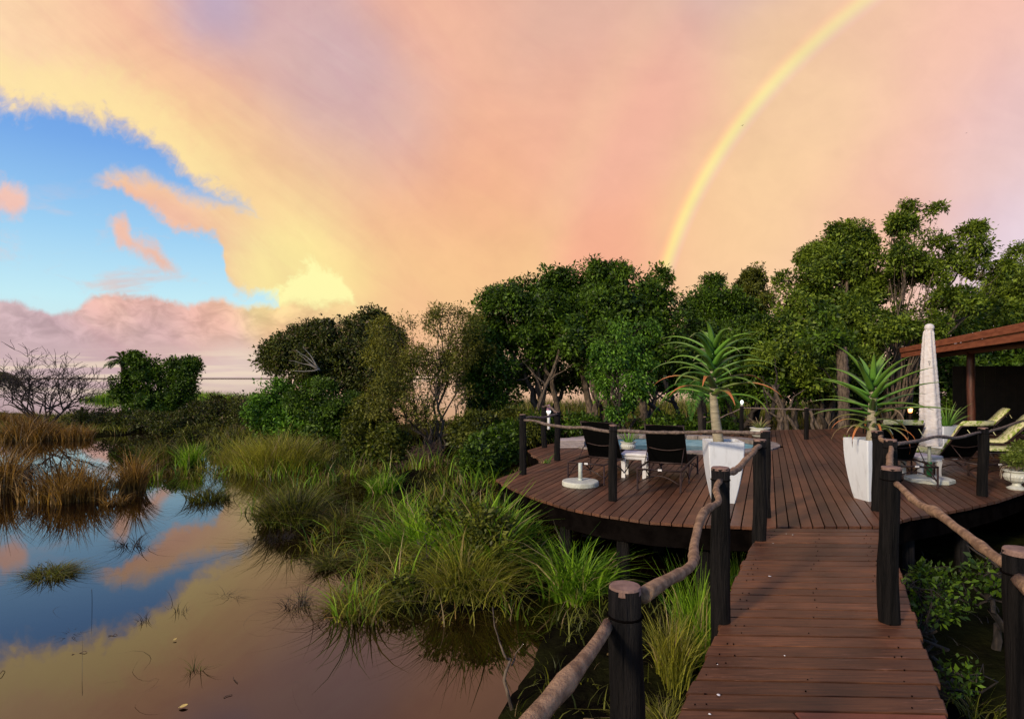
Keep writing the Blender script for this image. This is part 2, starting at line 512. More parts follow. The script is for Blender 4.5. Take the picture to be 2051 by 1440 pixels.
THETA = R(24.0)
def paint_mat(name, rot, c1, c2, scratch):
    """worn brown deck paint: grain along the board, pale scuffs, dark knots, a tone of its own for each board"""
    m, t, b = mat_new(name)
    tcn = t.new('ShaderNodeTexCoord')
    mp = t.new('ShaderNodeMapping')
    t.l.new(tcn.outputs['Object'], mp.inputs[0])
    mp.inputs['Rotation'].default_value = (0, 0, rot)
    oi = t.new('ShaderNodeObjectInfo')
    off = t.vec('MULTIPLY', oi.outputs['Random'], (17.0, 5.0, 3.0))
    co = t.vec('ADD', mp.outputs[0], off)
    gr = t.vec('MULTIPLY', co, (1.2, 22.0, 22.0))
    n1 = t.noise(gr, 3.0, 6, 0.65)
    n2 = t.noise(co, 2.2, 4)
    col = t.mix(t.sstep(n1, 0.3, 0.75), c1, c2)
    col = t.vec('MULTIPLY', col, t.math('MULTIPLY_ADD', n2, 1.3, 0.35))
    col = t.vec('MULTIPLY', col, t.math('MULTIPLY_ADD', oi.outputs['Random'], 0.75, 0.62))
    sc = t.noise(t.vec('MULTIPLY', co, (2.0, 60.0, 60.0)), 1.6, 5, 0.7)
    scf = t.math('MULTIPLY', t.sstep(sc, 0.60, 0.70), t.sstep(t.noise(co, 1.6, 3), 0.47, 0.60))
    col = t.mix(t.math('MULTIPLY', scf, scratch), col, (0.40, 0.19, 0.12))
    vo = t.new('ShaderNodeTexVoronoi'); t.put(vo.inputs['Vector'], t.vec('MULTIPLY', co, (1, 1.6, 1))); vo.inputs['Scale'].default_value = 5.0
    kn = t.sstep(vo.outputs['Distance'], 0.055, 0.03)
    col = t.mix(t.math('MULTIPLY', kn, 0.8), col, (0.012, 0.008, 0.007))
    t.put(b.inputs['Base Color'], col)
    t.put(b.inputs['Roughness'], t.math('MULTIPLY_ADD', n1, 0.3, 0.36))
    b.inputs['Specular IOR Level'].default_value = 0.4
    bn = t.new('ShaderNodeBump'); bn.inputs['Strength'].default_value = 0.35; bn.inputs['Distance'].default_value = 0.004
    t.put(bn.inputs['Height'], n1)
    t.l.new(bn.outputs[0], b.inputs['Normal'])
    return m

MT = {}
MT['deck'] = paint_mat('deck_paint', math.pi / 2 - THETA + math.pi / 2, (0.068, 0.025, 0.012), (0.150, 0.060, 0.027), 0.6)
MT['walk'] = paint_mat('walkway_paint', 0.0, (0.066, 0.024, 0.011), (0.180, 0.070, 0.030), 1.0)
MT['walk_red'] = paint_mat('walkway_red_paint', 0.0, (0.12, 0.033, 0.018), (0.21, 0.06, 0.032), 0.4)
MT['beam'] = M('dark_beam', (0.003, 0.0022, 0.002), (0.006, 0.0045, 0.004), 6, 0.9, 0.3, spec=0.0)
MT['post'] = M('creosoted_pole', (0.004, 0.0035, 0.0035), (0.015, 0.0125, 0.0115), 5, 0.6, 1.0, (9, 9, 0.5), var=0.2, rvar=0.2, spec=0.10)
MT['cut'] = M('cut_wood_end', (0.17, 0.095, 0.072), (0.26, 0.155, 0.12), 30, 0.8, 0.3)
MT['rail'] = M('bark_stripped_branch', (0.21, 0.115, 0.060), (0.45, 0.27, 0.15), 7, 0.75, 0.9, (3, 3, 3), bscale=26)
MT['rail_grey'] = M('weathered_branch', (0.09, 0.062, 0.048), (0.22, 0.155, 0.12), 9, 0.75, 0.6, (3, 3, 3), bscale=30)
MT['white'] = M('white_planter_paint', (0.74, 0.76, 0.80), (0.50, 0.50, 0.51), 5, 0.5, 0.15, (3, 3, .7), detail=8, lo=.50, hi=.85, bscale=30)
MT['plastic'] = M('white_plastic', (0.80, 0.78, 0.76), (0.66, 0.62, 0.6), 6, 0.4)
MT['concrete'] = M('pale_concrete', (0.62, 0.62, 0.52), (0.46, 0.46, 0.38), 12, 0.85, 0.2)
MT['pipe'] = M('pale_pipe', (0.6, 0.63, 0.55), (0.5, 0.53, 0.46), 12, 0.5)
MT['soil'] = M('potting_soil', (0.05, 0.035, 0.025), (0.09, 0.065, 0.05), 30, 0.95, 0.8)
MT['sling'] = M('dark_sling_fabric', (0.002, 0.002, 0.002), (0.004, 0.004, 0.004), 60, 0.9, 0.1, spec=0.04)
MT['frame'] = M('brown_metal_frame', (0.022, 0.012, 0.010), (0.05, 0.027, 0.022), 14, 0.5, 0.1, spec=0.3)
MT['terra'] = M('terracotta', (0.42, 0.12, 0.05), (0.32, 0.085, 0.035), 10, 0.8)
MT['ceramic'] = M('cream_urn', (0.62, 0.62, 0.55), (0.5, 0.5, 0.43), 8, 0.5)
MT['red_wood'] = M('red_brown_fascia', (0.24, 0.062, 0.026), (0.34, 0.10, 0.045), 3, 0.55, 0.15, (1, 1, 6))
MT['red_pole'] = M('red_brown_pole', (0.05, 0.014, 0.008), (0.10, 0.03, 0.017), 5, 0.5, 0.3, (5, 5, 0.7))
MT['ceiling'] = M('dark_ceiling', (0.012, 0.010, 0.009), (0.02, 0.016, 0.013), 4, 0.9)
MT['canvas'] = M('umbrella_cover', (0.70, 0.62, 0.58), (0.76, 0.70, 0.67), 7, 0.85, 0.7, (2.2, 2.2, 5), bscale=16)
MT['green_clamp'] = M('green_plastic', (0.01, 0.12, 0.03), (0.015, 0.16, 0.04), 9, 0.4)
MT['bark'] = M('grey_brown_bark', (0.045, 0.03, 0.02), (0.16, 0.115, 0.08), 4, 0.9, 0.8, (5, 5, 1.2), bscale=9)
MT['bark_dark'] = M('dark_bark', (0.014, 0.010, 0.008), (0.045, 0.032, 0.024), 4, 0.9, 0.8, (5, 5, 1.2), bscale=9)
MT['bark_pale'] = M('pale_bark', (0.16, 0.12, 0.085), (0.34, 0.27, 0.2), 4, 0.9, 0.6, (5, 5, 1.2), bscale=9)
MT['bark_white'] = M('bleached_branch', (0.20, 0.17, 0.14), (0.34, 0.30, 0.26), 6, 0.9, 0.3)
MT['aloe_trunk'] = M('aloe_stem', (0.24, 0.2, 0.13), (0.4, 0.34, 0.23), 3, 0.75, 0.4, (1.5, 1.5, 14), bscale=8)
MT['fern_dead'] = M('dead_twigs', (0.045, 0.024, 0.014), (0.11, 0.062, 0.038), 8, 0.9)

def aloe_mat(name, base, mid, tip, t0, t1):
    m, t, b = mat_new(name)
    at = t.new('ShaderNodeAttribute'); at.attribute_name = 'along'
    f = at.outputs['Fac']
    tcn = t.new('ShaderNodeTexCoord')
    nz = t.noise(tcn.outputs['Object'], 14, 4)
    oi = t.new('ShaderNodeObjectInfo')
    c = t.mix(t.math('MULTIPLY_ADD', nz, 0.6, f, clamp=True), base, mid)
    c = t.vec('MULTIPLY', c, t.math('MULTIPLY_ADD', oi.outputs['Random'], 0.5, 0.75))
    c = t.mix(t.sstep(f, t0, t1), c, tip)
    t.put(b.inputs['Base Color'], c)
    b.inputs['Roughness'].default_value = 0.42
    b.inputs['Specular IOR Level'].default_value = 0.45
    return m
MT['aloe'] = aloe_mat('aloe_leaf', (0.055, 0.20, 0.018), (0.15, 0.27, 0.035), (0.22, 0.17, 0.08), 0.86, 1.0)
MT['aloe_old'] = aloe_mat('aloe_leaf_orange_tip', (0.075, 0.17, 0.025), (0.16, 0.19, 0.04), (0.50, 0.16, 0.045), 0.42, 0.72)
MT['aloe_dry'] = aloe_mat('aloe_leaf_dry', (0.10, 0.17, 0.03), (0.2, 0.2, 0.06), (0.30, 0.2, 0.11), 0.35, 0.8)

MT['leaf_deep'] = leaf_mat('leaf_deep_green', (0.006, 0.022, 0.002), (0.135, 0.235, 0.016), 0.25)
MT['leaf_olive'] = leaf_mat('leaf_olive', (0.014, 0.022, 0.003), (0.20, 0.215, 0.024), 0.25)
MT['leaf_brown'] = leaf_mat('leaf_dark_olive', (0.007, 0.013, 0.002), (0.125, 0.145, 0.017), 0.22, tint=(0.14, 0.10, 0.05))
MT['leaf_bright'] = leaf_mat('leaf_bright_green', (0.012, 0.050, 0.004), (0.19, 0.38, 0.03), 0.32)
MT['leaf_fresh'] = leaf_mat('leaf_fresh_green', (0.014, 0.040, 0.003), (0.27, 0.36, 0.034), 0.32)
MT['leaf_acacia'] = leaf_mat('leaf_feathery_olive', (0.036, 0.045, 0.006), (0.29, 0.28, 0.045), 0.38)
MT['leaf_palm'] = leaf_mat('palm_leaflet', (0.03, 0.12, 0.012), (0.14, 0.34, 0.04), 0.35)
MT['grass_green'] = leaf_mat('reed_green', (0.022, 0.085, 0.004), (0.33, 0.55, 0.035), 0.4, tint=(0.52, 0.40, 0.20))
MT['grass_yellow'] = leaf_mat('grass_yellow_green', (0.070, 0.075, 0.007), (0.48, 0.46, 0.06), 0.4, tint=(0.38, 0.28, 0.14))
MT['grass_olive'] = leaf_mat('grass_olive', (0.014, 0.022, 0.003), (0.24, 0.25, 0.03), 0.32, tint=(0.2, 0.14, 0.07))
MT['grass_brown'] = leaf_mat('grass_brown', (0.055, 0.028, 0.006), (0.46, 0.26, 0.07), 0.32, tint=(0.32, 0.22, 0.12))
MT['grass_dark'] = leaf_mat('stem_dark', (0.010, 0.008, 0.006), (0.035, 0.024, 0.014), 0.1)

# cushion: pale lime cloth with a leaf print
m, t, b = mat_new('leaf_print_cushion')
tcn = t.new('ShaderNodeTexCoord')
vo = t.new('ShaderNodeTexVoronoi'); t.put(vo.inputs['Vector'], t.vec('MULTIPLY', tcn.outputs['Object'], (1, 1.7, 1))); vo.inputs['Scale'].default_value = 11.0
f1 = t.sstep(vo.outputs['Distance'], 0.52, 0.40)
nz = t.noise(tcn.outputs['Object'], 26, 3)
c = t.mix(t.math('MULTIPLY', f1, t.sstep(nz, 0.36, 0.5)), (0.66, 0.62, 0.34), (0.26, 0.34, 0.045))
t.put(b.inputs['Base Color'], c); b.inputs['Roughness'].default_value = 0.9
MT['cushion'] = m

# lagoon water: dark, tannin brown, very still
m, t, b = mat_new('lagoon_water')
tcn = t.new('ShaderNodeTexCoord')
b.inputs['Base Color'].default_value = (0.007, 0.0028, 0.0014, 1)
b.inputs['Roughness'].default_value = 0.02
b.inputs['IOR'].default_value = 1.33
b.inputs['Specular IOR Level'].default_value = 0.9
bn = t.new('ShaderNodeBump'); bn.inputs['Strength'].default_value = 0.014; bn.inputs['Distance'].default_value = 0.02
h1 = t.noise(tcn.outputs['Object'], 3.0, 3, 0.5)
h2 = t.noise(t.vec('MULTIPLY', tcn.outputs['Object'], (0.35, 1.0, 1.0)), 0.8, 3, 0.5)
t.put(bn.inputs['Height'], t.math('ADD', h1, t.math('MULTIPLY', h2, 2.0)))
t.l.new(bn.outputs[0], b.inputs['Normal'])
b.inputs['IOR'].default_value = 1.58
b.inputs['Specular Tint'].default_value = (1.0, 0.82, 0.64, 1)
MT['water'] = m

m, t, b = mat_new('pool_water')
tcn = t.new('ShaderNodeTexCoord')
b.inputs['Base Color'].default_value = (0.004, 0.016, 0.014, 1)
b.inputs['Roughness'].default_value = 0.02
b.inputs['IOR'].default_value = 1.4
bn = t.new('ShaderNodeBump'); bn.inputs['Strength'].default_value = 0.08; bn.inputs['Distance'].default_value = 0.02
t.put(bn.inputs['Height'], t.noise(tcn.outputs['Object'], 4.0, 3)); t.l.new(bn.outputs[0], b.inputs['Normal'])
MT['pool_water'] = m
MT['mosaic'] = M('blue_pool_plaster', (0.09, 0.20, 0.28), (0.20, 0.33, 0.40), 2.5, 0.5, 0.1, (1, 1, 9))
MT['coping'] = M('grey_weathered_timber', (0.17, 0.135, 0.115), (0.30, 0.25, 0.215), 6, 0.85, 0.3, var=0.2)
MT['bench'] = M('pale_weathered_timber', (0.36, 0.29, 0.27), (0.46, 0.38, 0.35), 6, 0.85, 0.3, (1, 6, 6), var=0.12)

# ground: peaty mud with a green skin, deep shade put into its near-black
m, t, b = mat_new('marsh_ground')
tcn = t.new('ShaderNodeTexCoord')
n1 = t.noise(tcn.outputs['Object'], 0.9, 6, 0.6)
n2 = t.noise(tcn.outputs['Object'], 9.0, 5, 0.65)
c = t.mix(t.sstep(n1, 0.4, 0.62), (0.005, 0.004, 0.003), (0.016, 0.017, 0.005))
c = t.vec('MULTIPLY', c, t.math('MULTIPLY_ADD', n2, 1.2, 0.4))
sp = t.new('ShaderNodeSeparateXYZ'); t.l.new(tcn.outputs['Object'], sp.inputs[0])
c = t.mix(t.sstep(sp.outputs[1], 900.0, 1400.0), c, (0.20, 0.15, 0.11))     # pale dry reeds of the far shore
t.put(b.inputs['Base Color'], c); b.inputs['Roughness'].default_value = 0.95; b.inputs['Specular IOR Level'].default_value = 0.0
bn = t.new('ShaderNodeBump'); bn.inputs['Strength'].default_value = 0.8; bn.inputs['Distance'].default_value = 0.05
t.put(bn.inputs['Height'], n2); t.l.new(bn.outputs[0], b.inputs['Normal'])
MT['ground'] = m
def glow(name, col, s):
    m, t, b = mat_new(name)
    b.inputs['Base Color'].default_value = (0.8, 0.8, 0.75, 1)
    b.inputs['Emission Color'].default_value = tuple(col) + (1,)
    b.inputs['Emission Strength'].default_value = s
    return m
MT['bulb_white'] = glow('lit_white_bulb', (0.9, 1.0, 0.92), 1.2)
MT['bulb_warm'] = glow('lit_amber_bulb', (1.0, 0.27, 0.03), 2.2)
MT['glass_pink'] = M('pink_glass', (0.5, 0.2, 0.3), (0.6, 0.3, 0.4), 5, 0.2)

# ================================================================== ground and water
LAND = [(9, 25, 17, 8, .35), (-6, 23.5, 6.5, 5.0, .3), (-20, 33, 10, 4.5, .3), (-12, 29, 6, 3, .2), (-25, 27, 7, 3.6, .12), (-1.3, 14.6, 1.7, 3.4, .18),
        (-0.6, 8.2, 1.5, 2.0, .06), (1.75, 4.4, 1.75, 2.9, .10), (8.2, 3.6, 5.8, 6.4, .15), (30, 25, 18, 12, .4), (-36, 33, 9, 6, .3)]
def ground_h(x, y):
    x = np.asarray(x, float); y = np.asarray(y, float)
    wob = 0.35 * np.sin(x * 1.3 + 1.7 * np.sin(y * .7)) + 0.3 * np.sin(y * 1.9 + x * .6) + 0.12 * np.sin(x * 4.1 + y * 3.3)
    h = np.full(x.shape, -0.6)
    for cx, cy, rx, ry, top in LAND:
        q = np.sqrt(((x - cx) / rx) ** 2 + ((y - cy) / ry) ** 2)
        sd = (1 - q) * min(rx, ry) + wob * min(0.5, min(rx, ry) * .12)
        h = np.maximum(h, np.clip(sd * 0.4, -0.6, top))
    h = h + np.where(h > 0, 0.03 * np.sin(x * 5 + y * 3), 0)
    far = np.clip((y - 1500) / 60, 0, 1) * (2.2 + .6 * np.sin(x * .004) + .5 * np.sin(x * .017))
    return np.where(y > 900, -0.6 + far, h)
xs = np.concatenate([-np.geomspace(6000, 62, 26), np.arange(-60, 60.1, 0.4), np.geomspace(62, 6000, 26)])
ys = np.concatenate([-np.geomspace(400, 9, 8), np.arange(-8, 48, 0.4), np.geomspace(48.5, 1400, 24), np.linspace(1480, 1600, 9), np.geomspace(1700, 6000, 6)])
gx, gy = np.meshgrid(xs, ys)
gz = ground_h(gx, gy)
nx, ny = len(xs), len(ys)
idx = np.arange(nx * ny).reshape(ny, nx)
quads = np.stack([idx[:-1, :-1], idx[:-1, 1:], idx[1:, 1:], idx[1:, :-1]], -1).reshape(-1, 4)
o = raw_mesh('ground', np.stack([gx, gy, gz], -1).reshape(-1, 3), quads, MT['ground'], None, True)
tag(o, 'peaty marsh banks and far shore, deep shade painted into the dark ground', 'ground', kind='structure')
wx = np.concatenate([-np.geomspace(6000, 50, 12), np.linspace(-40, 40, 9), np.geomspace(50, 6000, 12)])
wy = np.concatenate([np.linspace(-400, -20, 4), np.linspace(-10, 100, 12), np.geomspace(130, 6000, 12)])
gx, gy = np.meshgrid(wx, wy)
idx = np.arange(gx.size).reshape(gx.shape)
quads = np.stack([idx[:-1, :-1], idx[:-1, 1:], idx[1:, 1:], idx[1:, :-1]], -1).reshape(-1, 4)
o = raw_mesh('water', np.stack([gx, gy, gx * 0], -1).reshape(-1, 3), quads, MT['water'])
tag(o, 'still brown lagoon water mirroring the sunset sky', 'water', kind='structure')

# ================================================================== timber deck
EV = np.array((math.sin(THETA), math.cos(THETA)))
EU = np.array((math.cos(THETA), -math.sin(THETA)))
front_px = [(993, 960), (1030, 980), (1080, 1000), (1135, 1016), (1200, 1030), (1300, 1044), (1420, 1052), (1500, 1054)]
poly = [tuple(G(a, b)[:2]) for a, b in front_px]
poly += [(2.62, 6.17), (4.08, 6.22)]
poly += [tuple(G(a, b)[:2]) for a, b in [(1815, 1038), (1880, 1028), (1950, 1014), (2000, 1002), (2051, 985)]]
poly += [(8.4, 9.15), (9.8, 10.3), (12.5, 11.8), (14.6, 16), (14.2, 19.6), (9.8, 18.0), (6.6, 17.4), (5.4, 16.9), (3.8, 16.35), (2.2, 15.8), (1.18, 14.3), (.316, 12.96), (.57, 10.95)]
poly = np.array(poly)
POOL_C, POOL_A, POOL_B = np.array((3.8, 14.1)), 2.62, 2.05
PUV = np.stack([poly @ EU, poly @ EV], 1)
def line_hits(u):
    hits = []
    n = len(PUV)
    for i in range(n):
        a, c = PUV[i], PUV[(i + 1) % n]
        if (a[0] - u) * (c[0] - u) < 0:
            t = (u - a[0]) / (c[0] - a[0])
            hits.append(a[1] + t * (c[1] - a[1]))
    hits.sort()
    iv = [(hits[i], hits[i + 1]) for i in range(0, len(hits) - 1, 2)]
    # take the pool out
    A, B = POOL_A + 0.02, POOL_B + 0.02
    o0 = u * EU - POOL_C
    qa = (EV[0] / A) ** 2 + (EV[1] / B) ** 2
    qb = 2 * (o0[0] * EV[0] / A ** 2 + o0[1] * EV[1] / B ** 2)
    qc = (o0[0] / A) ** 2 + (o0[1] / B) ** 2 - 1
    D = qb * qb - 4 * qa * qc
    if D > 0:
        p0, p1 = (-qb - math.sqrt(D)) / (2 * qa), (-qb + math.sqrt(D)) / (2 * qa)
        out = []
        for a, c in iv:
            if p0 > a: out.append((a, min(c, p0)))
            if p1 < c: out.append((max(a, p1), c))
        iv = [(a, c) for a, c in out if c - a > 0.05]
    return iv

def slab(corners, z1, th, bev=0.004):
    """a board from four plan corners (counter-clockwise), its upper arris eased"""
    c = np.array(corners, float)
    mid = c.mean(0)
    def inset(d):
        return [p + (mid - p) / np.linalg.norm(mid - p) * d for p in c]
    mb = MB()
    P = [(p[0], p[1], z1 - th) for p in c] + [(p[0], p[1], z1 - bev) for p in c] + [(p[0], p[1], z1) for p in inset(bev * 1.4)]
    Fc = [(3, 2, 1, 0), (8, 9, 10, 11)]
    for r in (0, 4):
        for k in range(4):
            a, q = r + k, r + (k + 1) % 4
            Fc.append((a, q, q + 4, a + 4))
    mb.add(P, Fc)
    return mb

deck = thing('deck', 'curved brown timber deck with pool and loungers over the marsh', 'deck', (3.8, 9.5, 0))
PITCH, GAP = 0.118, 0.013
u0 = PUV[:, 0].min()
nb_boards = 0
u = u0
while u < PUV[:, 0].max():
    ua, ub = u + GAP / 2, u + PITCH - GAP / 2
    ia, ib, ic = line_hits(ua), line_hits(ub), line_hits((ua + ub) / 2)
    if not (len(ia) == len(ib) and all(abs(p[0] - q[0]) < 0.8 and abs(p[1] - q[1]) < 0.8 for p, q in zip(ia, ib))):
        ia = ib = ic
    for (a0, a1), (b0, b1) in zip(ia, ib):
        lo, hi = max(a0, b0), min(a1, b1)
        if hi - lo < 0.1:
            continue
        cuts = []
        c = lo + 1.2 + rng.random() * 4.2
        while c < hi - 1.0:
            cuts.append(c); c += 4.8
        st = [(a0, b0)] + [(c + .003, c + .003) for c in cuts]
        en = [(c - .003, c - .003) for c in cuts] + [(a1, b1)]
        for (sa, sb), (ea, eb) in zip(st, en):
            q = [ua * EU + sa * EV, ub * EU + sb * EV, ub * EU + eb * EV, ua * EU + ea * EV]
            dz = (rng.random() - .5) * 0.004
            slab(q, DECK + dz, 0.034).build('board', MT['deck'], deck)
            nb_boards += 1
    u += PITCH
print('deck boards', nb_boards)
# rim joist following the deck's edge, joists and piles below
rim = MB()
n = len(poly)
cen = poly.mean(0)
inn = np.array([p + norm(cen - p) * 0.04 for p in poly]); inn2 = np.array([p + norm(cen - p) * 0.09 for p in poly])
P = []
for i in range(n):
    P += [(*inn[i], .72), (*inn[i], .958), (*inn2[i], .958), (*inn2[i], .72)]
Fc = []
for i in range(n):
    j = (i + 1) % n
    for k in range(4):
        a, q = k, (k + 1) % 4
        Fc.append((i * 4 + a, j * 4 + a, j * 4 + q, i * 4 + q))
rim.add(P, Fc).build('rim_joist', MT['beam'], deck)
for v in np.arange(PUV[:, 1].min() + .8, PUV[:, 1].max(), 0.9):
    # joist across the boards: find its extent
    best = None
    us = np.linspace(u0, PUV[:, 0].max(), 160)
    inside = [any(a + .15 < v < c - .15 for a, c in line_hits(uu)) for uu in us]
    i = 0
    while i < len(us):
        if inside[i]:
            j = i
            while j + 1 < len(us) and inside[j + 1]: j += 1
            if us[j] - us[i] > .5:
                mid = (us[i] + us[j]) / 2 * EU + v * EV
                MB().box((mid[0], mid[1], .875), (us[j] - us[i], .06, .16), -THETA).build('joist', MT['beam'], deck)
            i = j + 1
        else:
            i += 1
for px, py in [(1042, 985), (1110, 1010), (1230, 1035), (1400, 1050), (1840, 1032), (1960, 1010)]:
    c = G(px, py); c[:2] += norm(cen - c[:2]) * .2
    MB().tube([(c[0], c[1], -.6), (c[0], c[1], .72)], [.085, .08], 10, jit=.05).build('pile', MT['post'], deck, True)
for x, y in [(2.2, 8.6), (4.4, 8.4), (6.4, 9.2), (1.2, 10.6), (3.2, 10.9), (5.8, 11.3), (8.6, 11.6), (.9, 13), (7.2, 13.6), (10.2, 13.6)]:
    MB().tube([(x, y, -.6), (x, y, .80)], [.085, .08], 8).build('pile', MT['post'], deck, True)

# ================================================================== boardwalk
walk = thing('boardwalk', 'brown plank boardwalk leading from the viewer to the deck', 'boardwalk', (1.2, 2.0, 0))
def xl(d): return 0.775 + 0.545 * (d - 2.69) + 0.02 * math.sin(d * 2.3)
def xr(d): return 2.04 + 0.56 * (d - 2.69)
WP, WG = 0.134, 0.013
d = -2.6
row = 0
SL = 0.035                               # boards drop back a touch towards the right
while d + WP < 6.33:
    ya, yb = d + WG / 2, d + WP - WG / 2
    e0, e1 = (rng.random(2) - .5) * 0.03
    def cor(y0, y1, xa0, xa1, xb0, xb1):
        q = [(xa0, y0), (xb0, y0), (xb1, y1), (xa1, y1)]
        return [(a, c - SL * (a - (xl(d) + xr(d)) / 2)) for a, c in q]
    pieces = [(xl(ya) + e0, xl(yb) + e0, xr(ya) + e1, xr(yb) + e1, MT['walk'])]
    if row == 39:
        xm = (xl(ya) + xr(ya)) / 2 - .02
        pieces = [(xl(ya) + e0, xl(yb) + e0, xm - .003, xm - .003, MT['walk']), (xm + .003, xm + .003, xr(ya) + e1, xr(yb) + e1, MT['walk_red'])]
    for (a0, a1, b0, b1, mm) in pieces:
        q = np.array(cor(ya, yb, a0, a1, b0, b1))
        if q[:, 1].max() > 6.13:          # last boards butt against the deck's edge
            lim = 6.145 + (q[:, 0] - 2.62) * 0.034
            q[:, 1] = np.minimum(q[:, 1], lim)
            if (q[2, 1] - q[1, 1]) < .03 or (q[3, 1] - q[0, 1]) < .03:
                continue
        slab(q, DECK - .002 + (rng.random() - .5) * 0.005, 0.036, 0.005).build('board', mm, walk)
    d += WP; row += 1
for s in (0.12, 0.88):
    P0 = np.array((xl(-2.5) * (1 - s) + xr(-2.5) * s, -2.5)); P1 = np.array((xl(6.0) * (1 - s) + xr(6.0) * s, 6.0))
    mid = (P0 + P1) / 2; L = np.linalg.norm(P1 - P0); a = math.atan2(P1[1] - P0[1], P1[0] - P0[0])
    MB().box((mid[0], mid[1], .86), (L, .07, .19), a).build('bearer', MT['beam'], walk)
for dd in (-1.5, 0.6, 2.6, 4.6):
    for s in (0.12, 0.88):
        x = xl(dd) * (1 - s) + xr(dd) * s
        MB().tube([(x, dd, -.6), (x, dd, .76)], .07, 8).build('pile', MT['post'], walk, True)

# nail heads, and the pale flecks of petals and droppings lying on the boards
nh = MB()
dd = -0.5
while dd < 6.0:
    for s_ in (.10, .14, .5, .86, .90):
        if rng.random() < .35: continue
        x = xl(dd) * (1 - s_) + xr(dd) * s_ + rng.normal() * .012
        y = dd + WP * (.3 + .4 * rng.random()) - SL * (x - (xl(dd) + xr(dd)) / 2)
        nh.lathe([(.004, -.004), (.004, .0035), (.002, .004)], 7, (x, y, DECK))
    dd += WP
nho = nh.build('nail_heads', MT['beam'], walk); nho['kind'] = 'stuff'
fl = MB()
for k in range(12):
    dd = 2.6 + 3.3 * rng.random() ** 1.6
    s_ = .05 + .9 * rng.random() ** 1.5
    x = xl(dd) * (1 - s_) + xr(dd) * s_
    q = .004 + .010 * rng.random() ** 2
    a = rng.random() * 6.28
    P = [(x + q * (.6 + .6 * rng.random()) * math.cos(a + j * 1.05), dd + q * (.6 + .6 * rng.random()) * math.sin(a + j * 1.05), DECK + .006) for j in range(6)]
    fl.add(P + [(x, dd, DECK + .010)], [(j, (j + 1) % 6, 6) for j in range(6)])
flo = fl.build('petal_flecks', MT['plastic'])
tag(flo, 'scattered pale petal flecks on the boardwalk boards', 'debris', kind='stuff')

# ================================================================== railings
def post(parent, x, y, r, top=DECK + 1.0, z0=DECK - .25, seed=None, lean=(0, 0)):
    n = 9
    t = np.linspace(0, 1, n)
    P = rough_path((x, y, z0), (x + lean[0], y + lean[1], top), n, r * .12, seed=seed)
    rad = r * (1.06 - .1 * t) * (1 + .04 * np.sin(t * 9 + x * 7))
    o = MB().tube(P, rad, 16, jit=.07).build('post', MT['post'], parent, True)
    e = P[-1]
    k = rad[-1]
    MB().lathe([(k * 1.0, -.012), (k * .985, .002), (k * .93, .0075), (k * .45, .010)], 16, e).build('cut_top', MT['cut'], o, False)
    # wire binding groove near the top
    an = np.linspace(0, 2 * math.pi, 15)
    ring = [(e[0] + math.cos(a) * (k + .003), e[1] + math.sin(a) * (k + .003), e[2] - .075) for a in an]
    MB().tube(ring, .0035, 5).build('wire_binding', MT['beam'], o, True)
    return e
def rail(parent, p0, p1, r, amp, seed, mat='rail', n=30, sag=0.0):
    P = rough_path(p0, p1, n, amp, sag, seed)
    t = np.linspace(0, 1, n)
    rs = np.random.default_rng(seed)
    rad = r * (1 + .10 * np.sin(t * 11 + rs.random() * 6) + .08 * np.sin(t * 23 + rs.random() * 6))
    for kk in rs.integers(2, n - 2, 4):
        rad[kk] *= 1.22
    return MB().tube(P, rad, 10, jit=.12).build('rail', MT[mat], parent, True)

hl = thing('handrail', 'left handrail of the boardwalk, its round near post with a crooked branch rail', 'handrail', (1.3, 3.8, DECK))
hr = thing('handrail', 'right handrail of the boardwalk with two stout dark posts and branch rail', 'handrail', (2.5, 3.8, DECK))
P1p, P2p, P3p = (.315, 1.60), (1.376, 3.79), (2.46, 5.70)
post(hl, *P1p, .049, 2.015, seed=1); post(hl, *P2p, .061, 2.005, seed=2); post(hl, *P3p, .062, 1.985, seed=3)
post(hl, -.80, -.75, .06, 2.0, seed=4)
rail(hl, (.27, 1.60, 1.915), (-.78, -.72, 2.13), .020, .014, 21)
rail(hl, (.37, 1.62, 1.985), (1.355, 3.74, 1.93), .0195, .034, 22, n=40)
rail(hl, (1.42, 3.83, 1.955), (2.44, 5.66, 1.93), .022, .03, 23)
Cp, Bp, Np = (2.49, 3.77), (3.69, 5.60), (1.735, 1.96)
post(hr, *Np, .05, 2.01, seed=5); post(hr, *Cp, .060, 2.01, seed=6); post(hr, *Bp, .06, 1.995, seed=7); post(hr, .7, -.4, .06, 2.0, seed=8)
rail(hr, (1.75, 1.97, 1.925), (2.50, 3.74, 1.915), .020, .012, 24)
rail(hr, (2.50, 3.80, 1.96), (3.67, 5.56, 1.93), .022, .008, 25)
rail(hr, (1.71, 1.93, 1.92), (.73, -.36, 1.95), .024, .012, 26)

